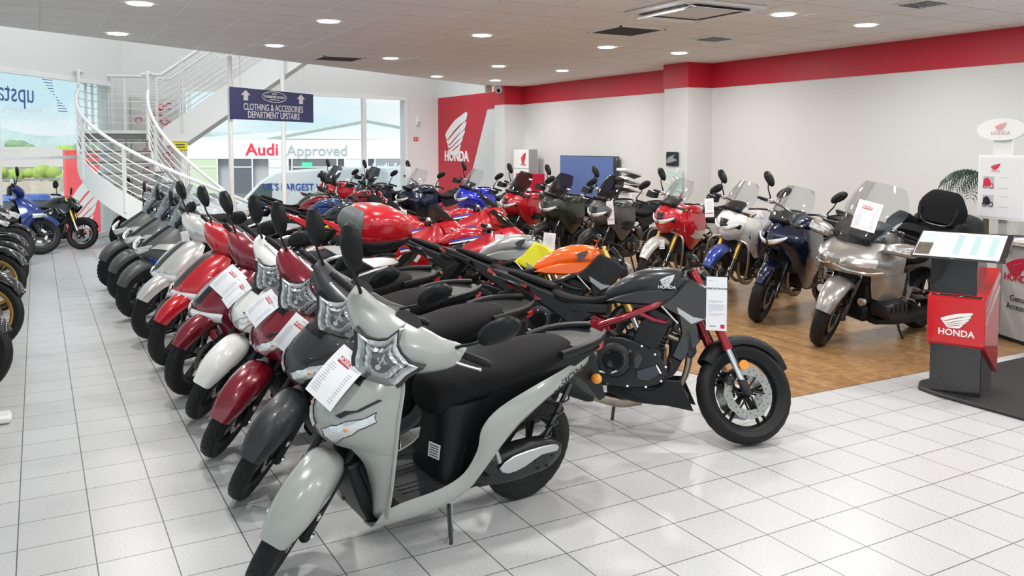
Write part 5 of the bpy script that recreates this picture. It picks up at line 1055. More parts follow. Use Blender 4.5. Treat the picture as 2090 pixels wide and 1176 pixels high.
    if adv or kind == 'tour':
        z0 = .0
        g = G(); g.loft([(.34, .96, .10, .05, 3), (.26, .985, .16, .085, 3), (.10, .975, .165, .095, 2.8), (-.04, .925, .12, .075, 2.8), (-.12, .88, .07, .05, 2.6)], 20, 4); tk = g.build('fuel_tank', P, root)
        for s in (1, -1):
            if adv: Q = [[(.66, s*.045, 1.02), (.50, s*.165, 1.03), (.30, s*.19, 1.0), (.06, s*.175, .97)], [(.72, s*.05, .93), (.52, s*.205, .92), (.30, s*.235, .86), (.04, s*.195, .82)], [(.62, s*.06, .86), (.50, s*.20, .80), (.32, s*.225, .70), (.10, s*.19, .68)], [(.54, s*.09, .78), (.46, s*.18, .70), (.34, s*.19, .58), (.22, s*.17, .55)]]
            else: Q = [[(.70, s*.05, .98), (.50, s*.18, .98), (.30, s*.20, .96), (.04, s*.18, .93)], [(.78, s*.06, .88), (.56, s*.25, .86), (.34, s*.27, .80), (.04, s*.22, .76)], [(.68, s*.08, .78), (.54, s*.255, .70), (.34, s*.26, .56), (.06, s*.20, .50)], [(.58, s*.10, .66), (.50, s*.22, .52), (.32, s*.22, .36), (.0, s*.15, .34)]]
            g = G(); g.patch(Q, 3, 4, .006*s); fa = g.build('side_fairing', P, root)
            g = G(); b = Q[1]; c_ = Q[2]; lerp = lambda a, d, t: tuple(a[k]*(1-t)+d[k]*t for k in range(3))
            off = lambda p: (p[0], p[1]+s*.006, p[2])
            g.patch([[off(lerp(b[i], c_[i], .3)) for i in (1, 2, 3)], [off(lerp(b[i], c_[i], .95)) for i in (1, 2, 3)]], 3, 2, .004*s); g.build('fairing_panel', P2, fa)
        g = G(); xn = .74 if adv else .79
        zt = 1.05 if adv else .99
        g.patch([[(.52, -.16, zt-.01), (.60, -.09, zt+.02), (.64, 0, zt+.035), (.60, .09, zt+.02), (.52, .16, zt-.01)], [(.58, -.18, zt-.08), (.68, -.10, zt-.06), (xn-.02, 0, zt-.05), (.68, .10, zt-.06), (.58, .18, zt-.08)], [(.60, -.16, zt-.18), (.69, -.09, zt-.19), (xn, 0, zt-.20), (.69, .09, zt-.19), (.60, .16, zt-.18)], [(.56, -.09, zt-.27), (.60, -.05, zt-.29), (.63, 0, zt-.30), (.60, .05, zt-.29), (.56, .09, zt-.27)]], 3, 3, .006)
        ns = g.build('nose_fairing', P, root); led_face(ns, I, xn+.008, zt-.15, .15, .06, REFL)
        g = G(); g.patch([[(.61, -.145, zt-.075), (.685, -.08, zt-.055), (xn-.012, 0, zt-.045), (.685, .08, zt-.055), (.61, .145, zt-.075)], [(.625, -.165, zt-.13), (.70, -.09, zt-.14), (xn+.004, 0, zt-.14), (.70, .09, zt-.14), (.625, .165, zt-.13)], [(.63, -.10, zt-.21), (.68, -.06, zt-.225), (xn-.03, 0, zt-.24), (.68, .06, zt-.225), (.63, .10, zt-.21)]], 3, 3, .008); g.build('lamp_brow', BLKG, ns)
        g = G(); g.box((.56, 0, zt+.02), (.20, .20, .05), (0, -.5, 0), .015); g.sec([((.60, 0, zt+.03), (0, .12, 0), (0, 0, .015), 3), ((.48, 0, zt+.10), (0, .10, 0), (0, 0, .03), 3), ((.42, 0, zt+.10), (0, .08, 0), (0, 0, .02), 3)], 12, 2); g.build('instrument_cowl', BLK, root)
        if screen: windscreen(root, I, (.64, zt+.01), .15, .12 if adv else .15, .34 if adv else .38, .24, SMOKE if lamp == 'smoke' else SCREEN, wm=.175 if adv else .21)
        g = G(); g.loft([(-.08, .885, .06, .03, 3), (-.16, .865, .10, .04, 3), (-.30, .855, .14, .045, 3), (-.44, .87, .14, .045, 3), (-.50, .91, .13, .045, 3), (-.70, .925, .12, .04, 3), (-.80, .93, .08, .025, 3)], 16, 3); g.build('seat', SEATM, root)
        g = G(); g.sec([((-.10, 0, .80), (0, .12, 0), (0, 0, .04), 4), ((-.40, 0, .81), (0, .14, 0), (0, 0, .05), 4), ((-.70, 0, .87), (0, .11, 0), (0, 0, .04), 4), ((-.86, 0, .90), (0, .05, 0), (0, 0, .02), 4)], 12, 2)
        for s in (1, -1): g.plate([(-.10, .80), (-.30, .82), (-.60, .88), (-.82, .92), (-.70, .82), (-.45, .72), (-.22, .68)], s*.12, s*.15, 1, .01)
        tl = g.build('tail_cowl', P if kind == 'tour' else P2, root); g = G(); g.loft([(-.83, .895, .06, .02, 4), (-.89, .90, .04, .012, 4)], 10, 1); g.build('tail_lamp', REDL, tl)
        g = G()
        for s in (1, -1): g.tube([(-.55, s*.13, .92), (-.70, s*.15, .96), (-.88, s*.11, .98), (-.92, 0, .985)], .012, 8, 3)
        g.plate([(-.66, -.09), (-.66, .09), (-.92, .07), (-.92, -.07)], .965, .98, 1, ax='z'); g.build('luggage_rack', BLK, root)
        g = G(); g.plate([(-.74, .86), (-.84, .84), (-.99, .64), (-1.02, .52), (-.98, .53), (-.88, .68), (-.76, .80)], -.09, .09, 1, .008); g.build('rear_mudguard', BLK, root)
        if adv:
            mfender(root, M, xf, Rf, P2 if up is GOLD else BLK, .075, 30, 140, gap=.05)
            g = G()
            for s in (1, -1): g.tube([(.42, s*.17, .34), (.52, s*.24, .45), (.56, s*.26, .62), (.55, s*.22, .74), (.58, s*.07, .78)], .0125, 8, 3)
            if up is GOLD: g.build('crash_bar', STEEL, root)
            for s in (1, -1):
                hg = G(M); hg.patch([[(.35, s*.30, 1.14), (.42, s*.33, 1.15), (.42, s*.42, 1.15), (.32, s*.44, 1.14)], [(.36, s*.30, 1.08), (.45, s*.33, 1.08), (.44, s*.43, 1.08), (.32, s*.45, 1.10)]], 3, 2, .006*s); hg.build('hand_guard', BLK, root)
        else: mfender(root, M, xf, Rf, P, .070, 30, 148)
        bars = 'high'
    if bars == 'std': pts = [(.335, .04, 1.015), (.33, .12, 1.02), (.29, .24, 1.035), (.22, .38, 1.015)]; mb = (.27, .29, 1.04); mh = (.26, .36, 1.22)
    elif bars == 'clip': pts = [(.36, .09, .935), (.35, .13, .935), (.33, .22, .925), (.27, .34, .905)]; mb = (.62, .13, .95); mh = (.56, .27, 1.08)
    else: pts = [(.32, .04, 1.09), (.31, .14, 1.12), (.28, .27, 1.14), (.22, .42, 1.13)]; mb = (.27, .30, 1.15); mh = (.26, .36, 1.36)
    grips(root, M, pts, levm=BLKG if kind == 'naked' else ALU)
    if mirrors:
        for s in (1, -1): mirror(root, I if bars == 'clip' else M, (mb[0], s*mb[1], mb[2]), (mh[0], s*mh[1], mh[2]), (.080, .048), mirm or BLK, s, .65, shape='round' if mirrors == 'round' else 'angled')
    g = G(); g.tube([(-.05, .12, .34), (-.08, .20, .12), (-.10, .27, .012)], [.013, .012, .011], 8, 2); g.box((-.10, .28, .012), (.07, .04, .012), None, .004); g.build('side_stand', BLKG, root)
    # cables and hoses
    g = G(M)
    for s in (1, -1): g.tube([(top[0]+.02, s*.16, top[1]+.03), (top[0]+.16, s*.14, top[1]-.02), (top[0]+.14, s*.07, top[1]-.25), (xf-.10, s*.10, Rf+.22), (xf-.06, s*.12, Rf+.03)], .006, 6, 3)
    g.build('brake_hose', BLK, root)
    return root
HB = mat('matt_gunmetal_tank', (.040, .043, .046), .32, .55, .15); ORANGE_ = paint('orange_paint', (.95, .14, .004), .1); SILV_ = paint('silver_paint', (.42, .43, .43), .6, .3); YEL = paint('lime_yellow_paint', (.80, .78, .0), 0)
REDP = paint('racing_red', (.52, .006, .018), .1); STRB = mat('stripe_blue', (.02, .05, .45), .35, coat=.5); NAVY = paint('navy_paint', (.004, .009, .034), .5); BLUEP = paint('bright_blue', (.02, .03, .62), .3); GREYM = paint('matt_grey', (.10, .105, .105), .3, .42, .1); OLIVE = paint('olive_paint', (.028, .034, .024), .2, .4, .3); BLKP = paint('black_paint', (.010, .011, .012), .2)
SILW = paint('silver_white', (.62, .62, .60), .35); DKRED = paint('dark_red', (.22, .004, .012), .4)
# ------------------------------------------------------------------ tall wheeled city scooter and windscreen scooter
def rear_scooter(root, xr, Rr, P, s_w=.11, rimm=BLK, topm=SEATM, rack=ALU, tail=True, zs=.80):
    wheel(root, Mx(), xr, Rr, s_w, Rr-.10, 'y5', rimm, .09, -1, 'rear_wheel', detail=1)
    g = G(); g.loft([(.03, zs-.12, .07, .05, 2.4), (-.04, zs-.10, .12, .08, 2.6), (-.20, zs-.08, .14, .07, 2.8), (-.38, zs-.06, .15, .055, 2.8), (-.42, zs-.02, .15, .055, 2.8), (-.62, zs, .14, .05, 2.8), (-.76, zs+.01, .09, .03, 2.6)], 18, 3); g.build('seat', topm, root)
    st = [((.25, .12, .22), (.25, .19, .24), (.25, .175, .31)), ((.0, .13, .22), (.0, .20, .26), (-.02, .18, .36)), ((-.18, .14, .28), (-.16, .21, .40), (-.12, .19, .58)), ((-.40, .13, .46), (-.36, .205, .56), (-.30, .17, .68)), ((-.66, .10, .60), (-.62, .17, .67), (-.58, .14, .74)), ((-.95, .03, .74), (-.95, .06, .765), (-.92, .05, .80))]
    g = G(); g.patch([[a, ((a[0]+b[0])/2, a[1]*.35+b[1]*.65, (a[2]+b[2])/2), b, ((b[0]+c[0])/2, b[1]*.55+c[1]*.45+.006, (b[2]+c[2])/2), c] for a, b, c in st], 2, 3, .006, True); g.build('side_panel', P, root)
    g = G(); g.plate([(-.05, .24), (-.28, .34), (-.55, .56), (-.90, .74), (-.60, .72), (-.25, .70), (-.02, .64)], -.12, .12, 1, .01); g.build('under_seat_body', BLK, root)
    g = G(); g.plate([(.30, -.17), (.30, .17), (-.12, .17), (-.12, -.17)], .27, .30, 1, ax='z'); g.loft([(.30, .23, .11, .05), (-.2, .24, .13, .06)], 10, 1); g.build('floorboard', MATTE, root)
    g = G()
    for s in (1, -1): g.tube([(-.55, s*.12, zs-.01), (-.68, s*.15, zs+.04), (-.84, s*.12, zs+.055)], [.014, .016, .014], 8, 2)
    g.plate([(-.72, -.13), (-.72, .13), (-.92, .10), (-.99, .06), (-.99, -.06), (-.92, -.10)], zs+.045, zs+.062, 1, ax='z'); g.build('grab_rail', rack, root)
    g = G(); g.loft([(-.93, .775, .07, .03, 3), (-.99, .78, .05, .02, 3)], 10, 1); g.build('tail_lamp', REDL, root)
    g = G(); g.plate([(-.84, .70), (-.93, .72), (-1.0, .60), (-1.06, .45), (-1.02, .45), (-.91, .58)], -.075, .075, 1, .008); g.build('rear_mudguard', BLK, root)
    g = G(); g.sec([((-.20, .05, .30), (0, .06, 0), (0, 0, .06), 3), ((-.42, .08, .30), (0, .06, 0), (0, 0, .09), 3), ((xr, .10, Rr), (0, .045, 0), (0, 0, .09), 3), ((xr-.10, .09, Rr), (0, .03, 0), (0, 0, .05), 3)], 16, 2); g.build('swing_unit', ENGM, root)
    g = G(); g.sec([((-.25, -.13, .32), (0, .03, 0), (0, 0, .03), 2), ((-.45, -.16, .33), (0, .05, 0), (0, 0, .06), 2.4), ((-.88, -.17, .42), (0, .05, 0), (0, 0, .06), 2.4)], 14, 2); g.build('exhaust', MATTE, root)
    g = G(); g.tube([(-.10, .10, .17), (-.06, .20, .02), (-.03, .22, .0)], [.012, .011, .009], 8, 2); g.build('side_stand', BLKG, root)
def city_scooter(label, loc, yaw, P, P2, ln=10, steer=30, rack=ALU, seatm=SEATM, lampside=True):
    root = empty('city_scooter', loc, label, 'scooter', rot=(R_(-ln), 0, yaw)); xf, R = .56, .315; M = steerM(.53, R, R_(25), R_(steer))
    wheel(root, M, xf, R, .10, .215, 'y5', DKMET, .12, 1, 'front_wheel'); rear_scooter(root, -.66, .31, P, rack=rack, topm=seatm)
    for s in (1, -1):
        g = G(M); g.cyl((xf, s*.08, R-.02), (xf-.12, s*.08, R+.22), .021); g.cyl((xf-.12, s*.08, R+.22), (xf-.22, s*.08, R+.42), .015); g.build('fork_leg', BLK, root)
    g = G(M); rows = []
    for i in range(8):
        t = R_(32+i*14); w_ = [.05, .064, .072, .075, .076, .075, .072, .065][i]; rr = R+.026
        rows.append([(xf+(rr+k)*cos(t), w_*y, R+(rr+k)*sin(t)) for y, k in ((1, -.07), (.93, -.03), (.6, .002), (.2, .012), (0, .014), (-.2, .012), (-.6, .002), (-.93, -.03), (-1, -.07))])
    g.patch(rows, 2, 3, .004); g.build('front_fender', P, root)
    top = [[(.28, 0, .96), (.28, .06, .95), (.25, .11, .93), (.22, .13, .90)], [(.40, 0, .90), (.39, .09, .885), (.33, .15, .86), (.26, .175, .82)], [(.52, 0, .80), (.50, .11, .79), (.42, .175, .76), (.30, .20, .72)],
           [(.61, 0, .70), (.58, .115, .69), (.48, .185, .67), (.33, .215, .62)], [(.63, 0, .625), (.59, .10, .62), (.49, .175, .60), (.34, .22, .54)], [(.54, 0, .59), (.52, .08, .57), (.45, .16, .52), (.345, .22, .44)], [(.42, 0, .44), (.42, .08, .42), (.40, .14, .38), (.33, .20, .32)], [(.36, 0, .28), (.36, .07, .26), (.34, .12, .24), (.28, .17, .22)]]
    g = G(); g.patch([[(p[0]+.0, p[1], p[2]) for p in r] for r in top], 3, 3, .006, True); ap = g.build('leg_shield', P, root)
    g = G(); g.patch([[(x+.005, y*.62, z+.004) for x, y, z in r[:3]] for r in top[0:5]], 3, 3, .004, True); g.build('nose_panel', P2, ap)
    for s in (1, -1):
        g = G(); g.patch([[(.645, s*.02, .665), (.60, s*.12, .665), (.49, s*.195, .655)], [(.655, s*.02, .64), (.615, s*.12, .635), (.50, s*.198, .625)], [(.635, s*.02, .605), (.59, s*.11, .598), (.49, s*.185, .59)]], 3, 2, .010*s); g.build('headlamp', REFL, ap)
    g = G(); g.patch([[(.22, 0, .92), (.20, .12, .90)], [(.27, 0, .70), (.27, .18, .70)], [(.29, 0, .50), (.30, .20, .48)], [(.28, 0, .32), (.27, .17, .32)]], 2, 3, .006, True); g.build('inner_shield', BLK, root)
    hx, hz = .20, 1.03; H = M @ Mx.Translation((hx, 0, hz))
    g = G(H); g.sec([((-.02, -.25, .02), (.045, 0, 0), (0, 0, .035), 2.4), ((.01, -.15, .0), (.085, 0, -.02), (0, 0, .07), 2.4), ((.03, 0, 0), (.11, 0, -.03), (0, 0, .10), 2.5), ((.01, .15, .0), (.085, 0, -.02), (0, 0, .07), 2.4), ((-.02, .25, .02), (.045, 0, 0), (0, 0, .035), 2.4)], 18, 4); cw = g.build('handlebar_cowl', P, root)
    g = G(H); g.sec([((-.06, -.16, .02), (.045, 0, 0), (0, 0, .05), 2.4), ((-.06, 0, .02), (.06, 0, 0), (0, 0, .085), 2.5), ((-.06, .16, .02), (.045, 0, 0), (0, 0, .05), 2.4)], 14, 4); g.build('rear_cowl', BLK, cw)
    grips(root, M, [(hx-.01, .10, hz+.02), (hx-.03, .22, hz+.035), (hx-.075, .36, hz+.035)])
    for s in (1, -1): mirror(root, M, (hx-.01, s*.22, hz+.05), (hx-.01, s*.34, hz+.25), (.085, .066), BLK, s, .35, shape='angled')
    return root
def maxi_scooter(label, loc, yaw, P, P2, ln=9, steer=25, clear=True, small=False, knob=False):
    root = empty('windscreen_scooter', loc, label, 'scooter', rot=(R_(-ln), 0, yaw)); xf, R = .70, .30; M = steerM(.67, R, R_(27), R_(steer))
    wheel(root, M, xf, R, .12, .195, 'y5', DKMET, .12, 1, 'front_wheel', knob=knob); rear_scooter(root, -.72, .30, P, .14, zs=.82)
    for s in (1, -1): g = G(M); g.cyl((xf, s*.09, R-.02), (xf-.18, s*.09, R+.34), .020); g.build('fork_leg', BLK, root)
    mfender(root, M, xf, R, P, .075, 25, 140, .03)
    Q = [[(.40, 0, 1.00), (.38, .08, .99), (.30, .13, .96), (.22, .15, .90)], [(.58, 0, .88), (.55, .11, .87), (.42, .19, .84), (.26, .21, .78)], [(.72, 0, .77), (.66, .13, .76), (.50, .22, .74), (.28, .245, .66)], [(.77, 0, .70), (.69, .12, .68), (.50, .225, .62), (.28, .25, .52)], [(.70, 0, .62), (.62, .10, .59), (.47, .20, .50), (.27, .235, .40)], [(.52, 0, .50), (.50, .08, .46), (.42, .16, .36), (.24, .20, .28)], [(.40, 0, .30), (.40, .07, .28), (.36, .12, .24), (.22, .17, .22)]]
    g = G(); g.patch(Q, 3, 3, .006, True); ap = g.build('leg_shield', P, root)
    g = G(); g.patch([[(x+.012, y*1.045+.004, z+.004) for x, y, z in r[1:]] for r in Q[3:6]], 3, 3, .004, True); g.build('side_wing', P2, ap)
    g = G(); g.patch([[(x+.006, y*.55, z+.008) for x, y, z in r] for r in Q[0:3]], 3, 3, .004, True); g.build('bonnet_panel', BLKG, ap)
    g = G(); g.patch([[(.66, s_*.135, .775), (.50, s_*.225, .765), (.34, s_*.248, .73)] if k == 0 else [(.60, s_*.15, .81), (.46, s_*.212, .82), (.31, s_*.228, .80)] for k in (0, 1)] if False else [[(.67, .14, .772), (.51, .232, .762), (.33, .255, .72)], [(.60, .155, .815), (.46, .218, .822), (.30, .236, .80)]], 3, 2, .004, True); g.build('side_accent', SILW, ap)
    led_face(ap, Mx(), .775, .735, .19, .08, REFL)
    g = G(); g.patch([[(.24, 0, .98), (.22, .13, .94)], [(.24, 0, .75), (.25, .20, .72)], [(.27, 0, .50), (.26, .22, .46)], [(.26, 0, .30), (.22, .17, .30)]], 2, 3, .006, True); g.build('inner_shield', BLK, root)
    g = G(); g.sec([((.42, 0, .98), (0, .12, 0), (0, 0, .03), 3), ((.32, 0, 1.05), (0, .11, 0), (0, 0, .035), 3), ((.24, 0, 1.05), (0, .09, 0), (0, 0, .025), 3)], 12, 2); g.build('instrument_cowl', BLK, root)
    windscreen(root, Mx(), (.46, .97), .14, .11, .42 if clear else .26, .20, SCREEN if clear else SMOKE, wm=.18)
    hx, hz = .16, 1.04; g = G(M); g.sec([((hx, -.14, hz), (.04, 0, 0), (0, 0, .03), 3), ((hx+.02, 0, hz), (.06, 0, 0), (0, 0, .045), 3), ((hx, .14, hz), (.04, 0, 0), (0, 0, .03), 3)], 12, 2); g.build('handlebar_cowl', BLK, root)
    grips(root, M, [(hx, .10, hz+.01), (hx-.02, .22, hz+.03), (hx-.07, .38, hz+.03)], levm=BLKG)
    for s in (1, -1): mirror(root, Mx(), (.40, s*.14, 1.01), (.34, s*.30, 1.22), (.08, .058), BLK, s, .3)
    return root
def touring_flagship(label, loc, yaw, ln=9):
    root = moto('tour', label, loc, yaw, GWP, BLKP, ln, 22, None, DKMET, screen=False, mirrors=False)
    for ch in list(root.children):
        if ch.name.split('.')[0] in ('side_fairing', 'nose_fairing', 'seat', 'luggage_rack', 'front_fender', 'instrument_cowl', 'handlebar', 'tail_cowl', 'exhaust_pipe'):
            for c2 in list(ch.children_recursive): bpy.data.objects.remove(c2)
            bpy.data.objects.remove(ch)
    I = Mx(); M = steerM(.695, .3, R_(27), R_(22))
    g = G()   # broad fairing
    g.patch([[(.56, 0, .985), (.54, .10, .985), (.46, .20, .975), (.33, .27, .95), (.20, .29, .93)], [(.74, 0, .90), (.70, .13, .89), (.58, .25, .88), (.40, .31, .89), (.22, .31, .90)], [(.80, 0, .80), (.76, .13, .80), (.62, .27, .81), (.44, .34, .83), (.24, .34, .84)], [(.74, 0, .70), (.70, .12, .70), (.58, .25, .70), (.42, .33, .72), (.22, .32, .72)]], 3, 3, .008, True)
    fa = g.build('fairing', GWP, root)
    for s in (1, -1):
        g = G(); g.patch([[(.50, s*.20, .70), (.36, s*.30, .71), (.10, s*.28, .70)], [(.46, s*.19, .58), (.34, s*.28, .56), (.08, s*.27, .56)], [(.40, s*.18, .46), (.30, s*.25, .44), (.06, s*.25, .46)]], 3, 3, .008*s); g.build('side_fairing', GWP, root)
        g = G(); g.patch([[(.775, s*.07, .835), (.69, s*.20, .85), (.58, s*.285, .855)], [(.79, s*.07, .80), (.70, s*.215, .81), (.585, s*.30, .82)], [(.77, s*.06, .765), (.68, s*.20, .765), (.585, s*.285, .78)]], 3, 2, .016*s); hl = g.build('headlamp', REFL, fa)
        g = G(); g.tube([(.805, s*.02, .775), (.76, s*.14, .745), (.66, s*.26, .735), (.54, s*.33, .75)], .010, 6, 3); g.build('daylight_strip', CHR, hl)
        for k in range(5):
            t = k/4; g = G(); g.ball((.775-.16*t, s*(.09+.16*t), .812+.012*t), .019, (1, 1, .8), 10, 6); g.build('lamp_cell', CHR, hl)
        # mirror wings with turn lights
        g = G(); g.sec([((.46, s*.28, .95), (.05, 0, 0), (0, 0, .04), 3), ((.44, s*.38, .965), (.075, 0, 0), (0, 0, .055), 3), ((.42, s*.50, .97), (.06, 0, 0), (0, 0, .055), 3), ((.41, s*.54, .97), (.03, 0, 0), (0, 0, .03), 3)], 14, 3); mr = g.build('mirror', GWP, root)
        g = G(); g.patch([[(.515, s*.32, .985), (.51, s*.42, .99), (.485, s*.51, .99)], [(.522, s*.32, .95), (.515, s*.42, .955), (.49, s*.51, .955)]], 2, 2, .008*s); g.build('turn_lamp', LITL, mr)
        g = G(); g.patch([[(.36, s*.36, 1.0), (.36, s*.50, 1.0)], [(.355, s*.36, .94), (.355, s*.50, .94)]], 2, 2, .003); g.build('mirror_glass', MIRG, mr)
        # boxer cylinder heads and lower deck
        g = G(); g.sec([((.22, s*.16, .38), (.15, 0, 0), (0, 0, .09), 3.5), ((.22, s*.30, .38), (.15, 0, 0), (0, 0, .085), 3.5), ((.22, s*.34, .38), (.13, 0, 0), (0, 0, .07), 3.5)], 16, 2)
        for k in range(4): g.box((.12+.065*k, s*.345, .40), (.03, .012, .07), (0, .2, 0), .004)
        g.build('engine_head_cover', ENGM, root)
        g = G(); g.sec([((.30, s*.16, .24), (0, .06, 0), (0, 0, .03), 3), ((-.2, s*.19, .22), (0, .05, 0), (0, 0, .05), 3), ((-.9, s*.20, .30), (0, .06, 0), (0, 0, .06), 3)], 12, 2); g.build('silencer', MATTE, root)
        # panniers
        g = G(); g.sec([((-.42, s*.27, .62), (0, .05, 0), (0, 0, .12), 3), ((-.55, s*.31, .60), (0, .10, 0), (0, 0, .19), 3.2), ((-.88, s*.30, .60), (0, .10, 0), (0, 0, .18), 3.2), ((-1.02, s*.26, .62), (0, .05, 0), (0, 0, .10), 3)], 18, 3); pn = g.build('pannier', BLKP, root); g = G(); g.patch([[(-.50, s*.405, .60), (-.75, s*.41, .56), (-.98, s*.37, .58)], [(-.54, s*.40, .52), (-.75, s*.405, .46), (-.94, s*.36, .50)]], 2, 2, .006*s); g.build('pannier_trim', GWP, pn)
        g = G(); g.cyl((.57, s*.21, .46), (.60, s*.21, .46), .035); g.build('fog_lamp', CHR, root)
    g = G(); g.patch([[(.60, -.16, 1.0), (.64, 0, 1.01), (.60, .16, 1.0)], [(.56, -.20, .955), (.67, 0, .955), (.56, .20, .955)]], 3, 2, .006)
    g.sec([((.58, 0, .99), (0, .19, 0), (0, 0, .02), 3), ((.48, 0, 1.07), (0, .22, 0), (0, 0, .03), 3), ((.32, 0, 1.11), (0, .20, 0), (0, 0, .03), 3), ((.26, 0, 1.08), (0, .18, 0), (0, 0, .02), 3)], 16, 3); g.build('instrument_cowl', BLK, root)
    windscreen(root, I, (.63, .99), .21, .20, .48, .28, SCREEN, wm=.30)
    mfender(root, M, .73, .30, GWP, .10, 20, 150, .03)
    g = G(); g.loft([(.02, .84, .10, .04, 3), (-.14, .77, .18, .06, 3), (-.34, .78, .20, .06, 3), (-.44, .84, .20, .07, 3), (-.72, .86, .19, .05, 3)], 18, 3); g.sec([((-.40, 0, .92), (0, .20, 0), (.03, 0, .07), 3.2), ((-.44, 0, .99), (0, .17, 0), (.025, 0, .06), 3.2)], 14, 2); g.build('seat', SEATM, root)
    g = G(); g.loft([(-.74, .93, .22, .10, 3.5), (-.80, .96, .29, .17, 3.6), (-1.10, .97, .28, .17, 3.6), (-1.20, .96, .22, .12, 3.4)], 20, 3); tr = g.build('top_case', BLK, root)
    g = G(); g.sec([((-.76, 0, 1.0), (0, .20, 0), (.05, 0, .06), 4), ((-.80, 0, 1.18), (0, .24, 0), (.045, 0, .05), 4), ((-.83, 0, 1.30), (0, .17, 0), (.035, 0, .04), 4), ((-.84, 0, 1.34), (0, .12, 0), (.02, 0, .02), 4)], 20, 3)
    for s in (1, -1): g.sec([((-.72, s*.22, 1.0), (0, .05, 0), (0, 0, .05), 3), ((-.62, s*.30, 1.05), (0, .05, 0), (0, 0, .06), 3), ((-.46, s*.31, .98), (0, .04, 0), (0, 0, .05), 3)], 12, 2)
    g.build('backrest', SEATM, tr); g = G(); g.tube([(-.715, -.19, 1.22), (-.715, -.15, 1.06), (-.71, 0, 1.03), (-.715, .15, 1.06), (-.715, .19, 1.22)], .009, 6, 3); g.build('backrest_piping', DKMET, tr)
    g = G(); g.sec([((-.70, 0, .70), (0, .20, 0), (0, 0, .12), 3), ((-1.05, 0, .78), (0, .16, 0), (0, 0, .09), 3)], 14, 2); g.build('tail_cowl', GWP, root); grips(root, M, [(.30, .06, 1.06), (.28, .16, 1.09), (.12, .36, 1.05)], levm=BLKG)
    g = G(); g.box((.05, 0, .30), (.7, .28, .16), None, .03); g.box((.30, 0, .50), (.3, .34, .2), None, .03); g.build('lower_cowl', BLK, root)
    return root
GWP = paint('bronze_silver', (.33, .315, .295), .55, .28)
def lean(deg, yaw): return (R_(-deg), 0, yaw)
def at_front(fx, fy, yaw, half): return (fx-half*cos(yaw), fy-half*sin(yaw), 0)
YS = R_(190.8)
NG, NR = 'scooters in the front row', None
sc1 = small_scooter('pearl grey scooter with black seat, nearest the camera at the bottom', (1.47, 3.55, 0), (R_(-10), 0, YS), VM['pearl_grey']); sc1.scale = (1.012,)*3
def sc_at(fx, fy, label, col, yaw=YS):
    P = VM[col]; return dup(sc1, (fx+.09+.64*cos(R_(10.8)), fy+.64*sin(R_(10.8)), 0), (R_(-10), 0, yaw), label, {'scooter_pearl_grey': P})
sc2 = sc_at(.86, 4.33, 'matt black scooter with a priced card, second behind the pearl grey one', 'matt_black')
sc3 = sc_at(.84, 5.00, 'glossy burgundy scooter with its front fender on the aisle between black and white ones', 'burgundy')
sc4 = sc_at(.87, 5.75, 'white scooter with round headlamp between two burgundy scooters', 'white')
def hung_card(M, label, sz=(.10, .25), demo=False):
    o = bpy.data.objects.new('sales_tag', None); COL.objects.link(o); o.matrix_world = M; tag(o, label, 'sales tag', 'paper tags hung on the machines'); a, b = sz
    g = G(); g.box((0, 0, 0), (a, b, .0014)); g.cyl((0, b*.46, 0), (0, b*.62, 0), .0012, n=4); g.build('card', CARD, o)
    g = G(); z = .0012
    if demo:
        g.text('DEMONSTRATOR', Mx.Translation((0, b*.28, z)), .0155*a/.12, .0006, .02); g.text('HONDA', Mx.Translation((-.02, -b*.42, z)), .010, .0006, .01); g.build('heading', INKD, o, 0)
        g = G()
        for y, w_ in ((.43, .2), (.05, .72), (.03, .4), (-.02, .74), (-.05, .78), (-.08, .76), (-.11, .70), (-.14, .2), (-.19, .8), (-.22, .5)): g.box((-a*(.4-w_/2), b*y, z), (a*w_, b*.009, .0006))
        g.build('print_lines', INK, o, 0); g = G(); g.box((a*.30, -b*.42, z), (a*.2, a*.2, .0006)); g.build('seal', HRED, o, 0)
    else:
        for i in range(9): g.box((0, b*(.34-i*.055), z), (a*(.7 if i % 3 else .45), b*.012, .0006))
        g.build('print_lines', INK, o, 0)
        g = G()
        for k in (-.28, 0, .28): g.box((a*k, -b*.30, z), (a*.2, a*.14, .0006))
        g.build('pictures', HRED if sz[0] > .085 else INKD, o, 0)
    return o
def cen(fx, fy, yaw, half): return (fx-half*cos(yaw), fy-half*sin(yaw), 0)
# city scooters further along the row
Y2 = R_(190)
burg2 = city_scooter('burgundy tall wheeled scooter squeezed behind the white one', cen(.87, 6.32, Y2, .66), Y2, VM['burgundy'], BLKG)
redsh = city_scooter('bright red tall wheeled scooter with dark nose panel and red fender', cen(.86, 7.23, Y2, .66), Y2, REDP, mat('nose_grey', (.06, .06, .06), .35, .2, .4), rack=ALU)
whsh = dup(redsh, cen(.84, 8.32, Y2, .66), (R_(-10), 0, Y2), 'white tall wheeled scooter with black nose panel beside the blue one', {'racing_red': SILW})
mx1 = maxi_scooter('matt grey and bright blue scooter with twin headlamps and windscreen', cen(.90, 9.45, Y2, .70), Y2, GREYM, paint('mid_blue', (.015, .09, .42), .2))
mx2 = dup(mx1, cen(.89, 10.5, Y2, .70), (R_(-9), 0, Y2), 'light matt grey windscreen scooter, next one behind the grey and blue one', {'mid_blue': GREYM})
mx3 = maxi_scooter('grey scooter with knobbly tyre and tall screen, last of the row by the stairs', cen(.86, 11.6, Y2, .70), Y2, GREYM, GREYM, knob=True)
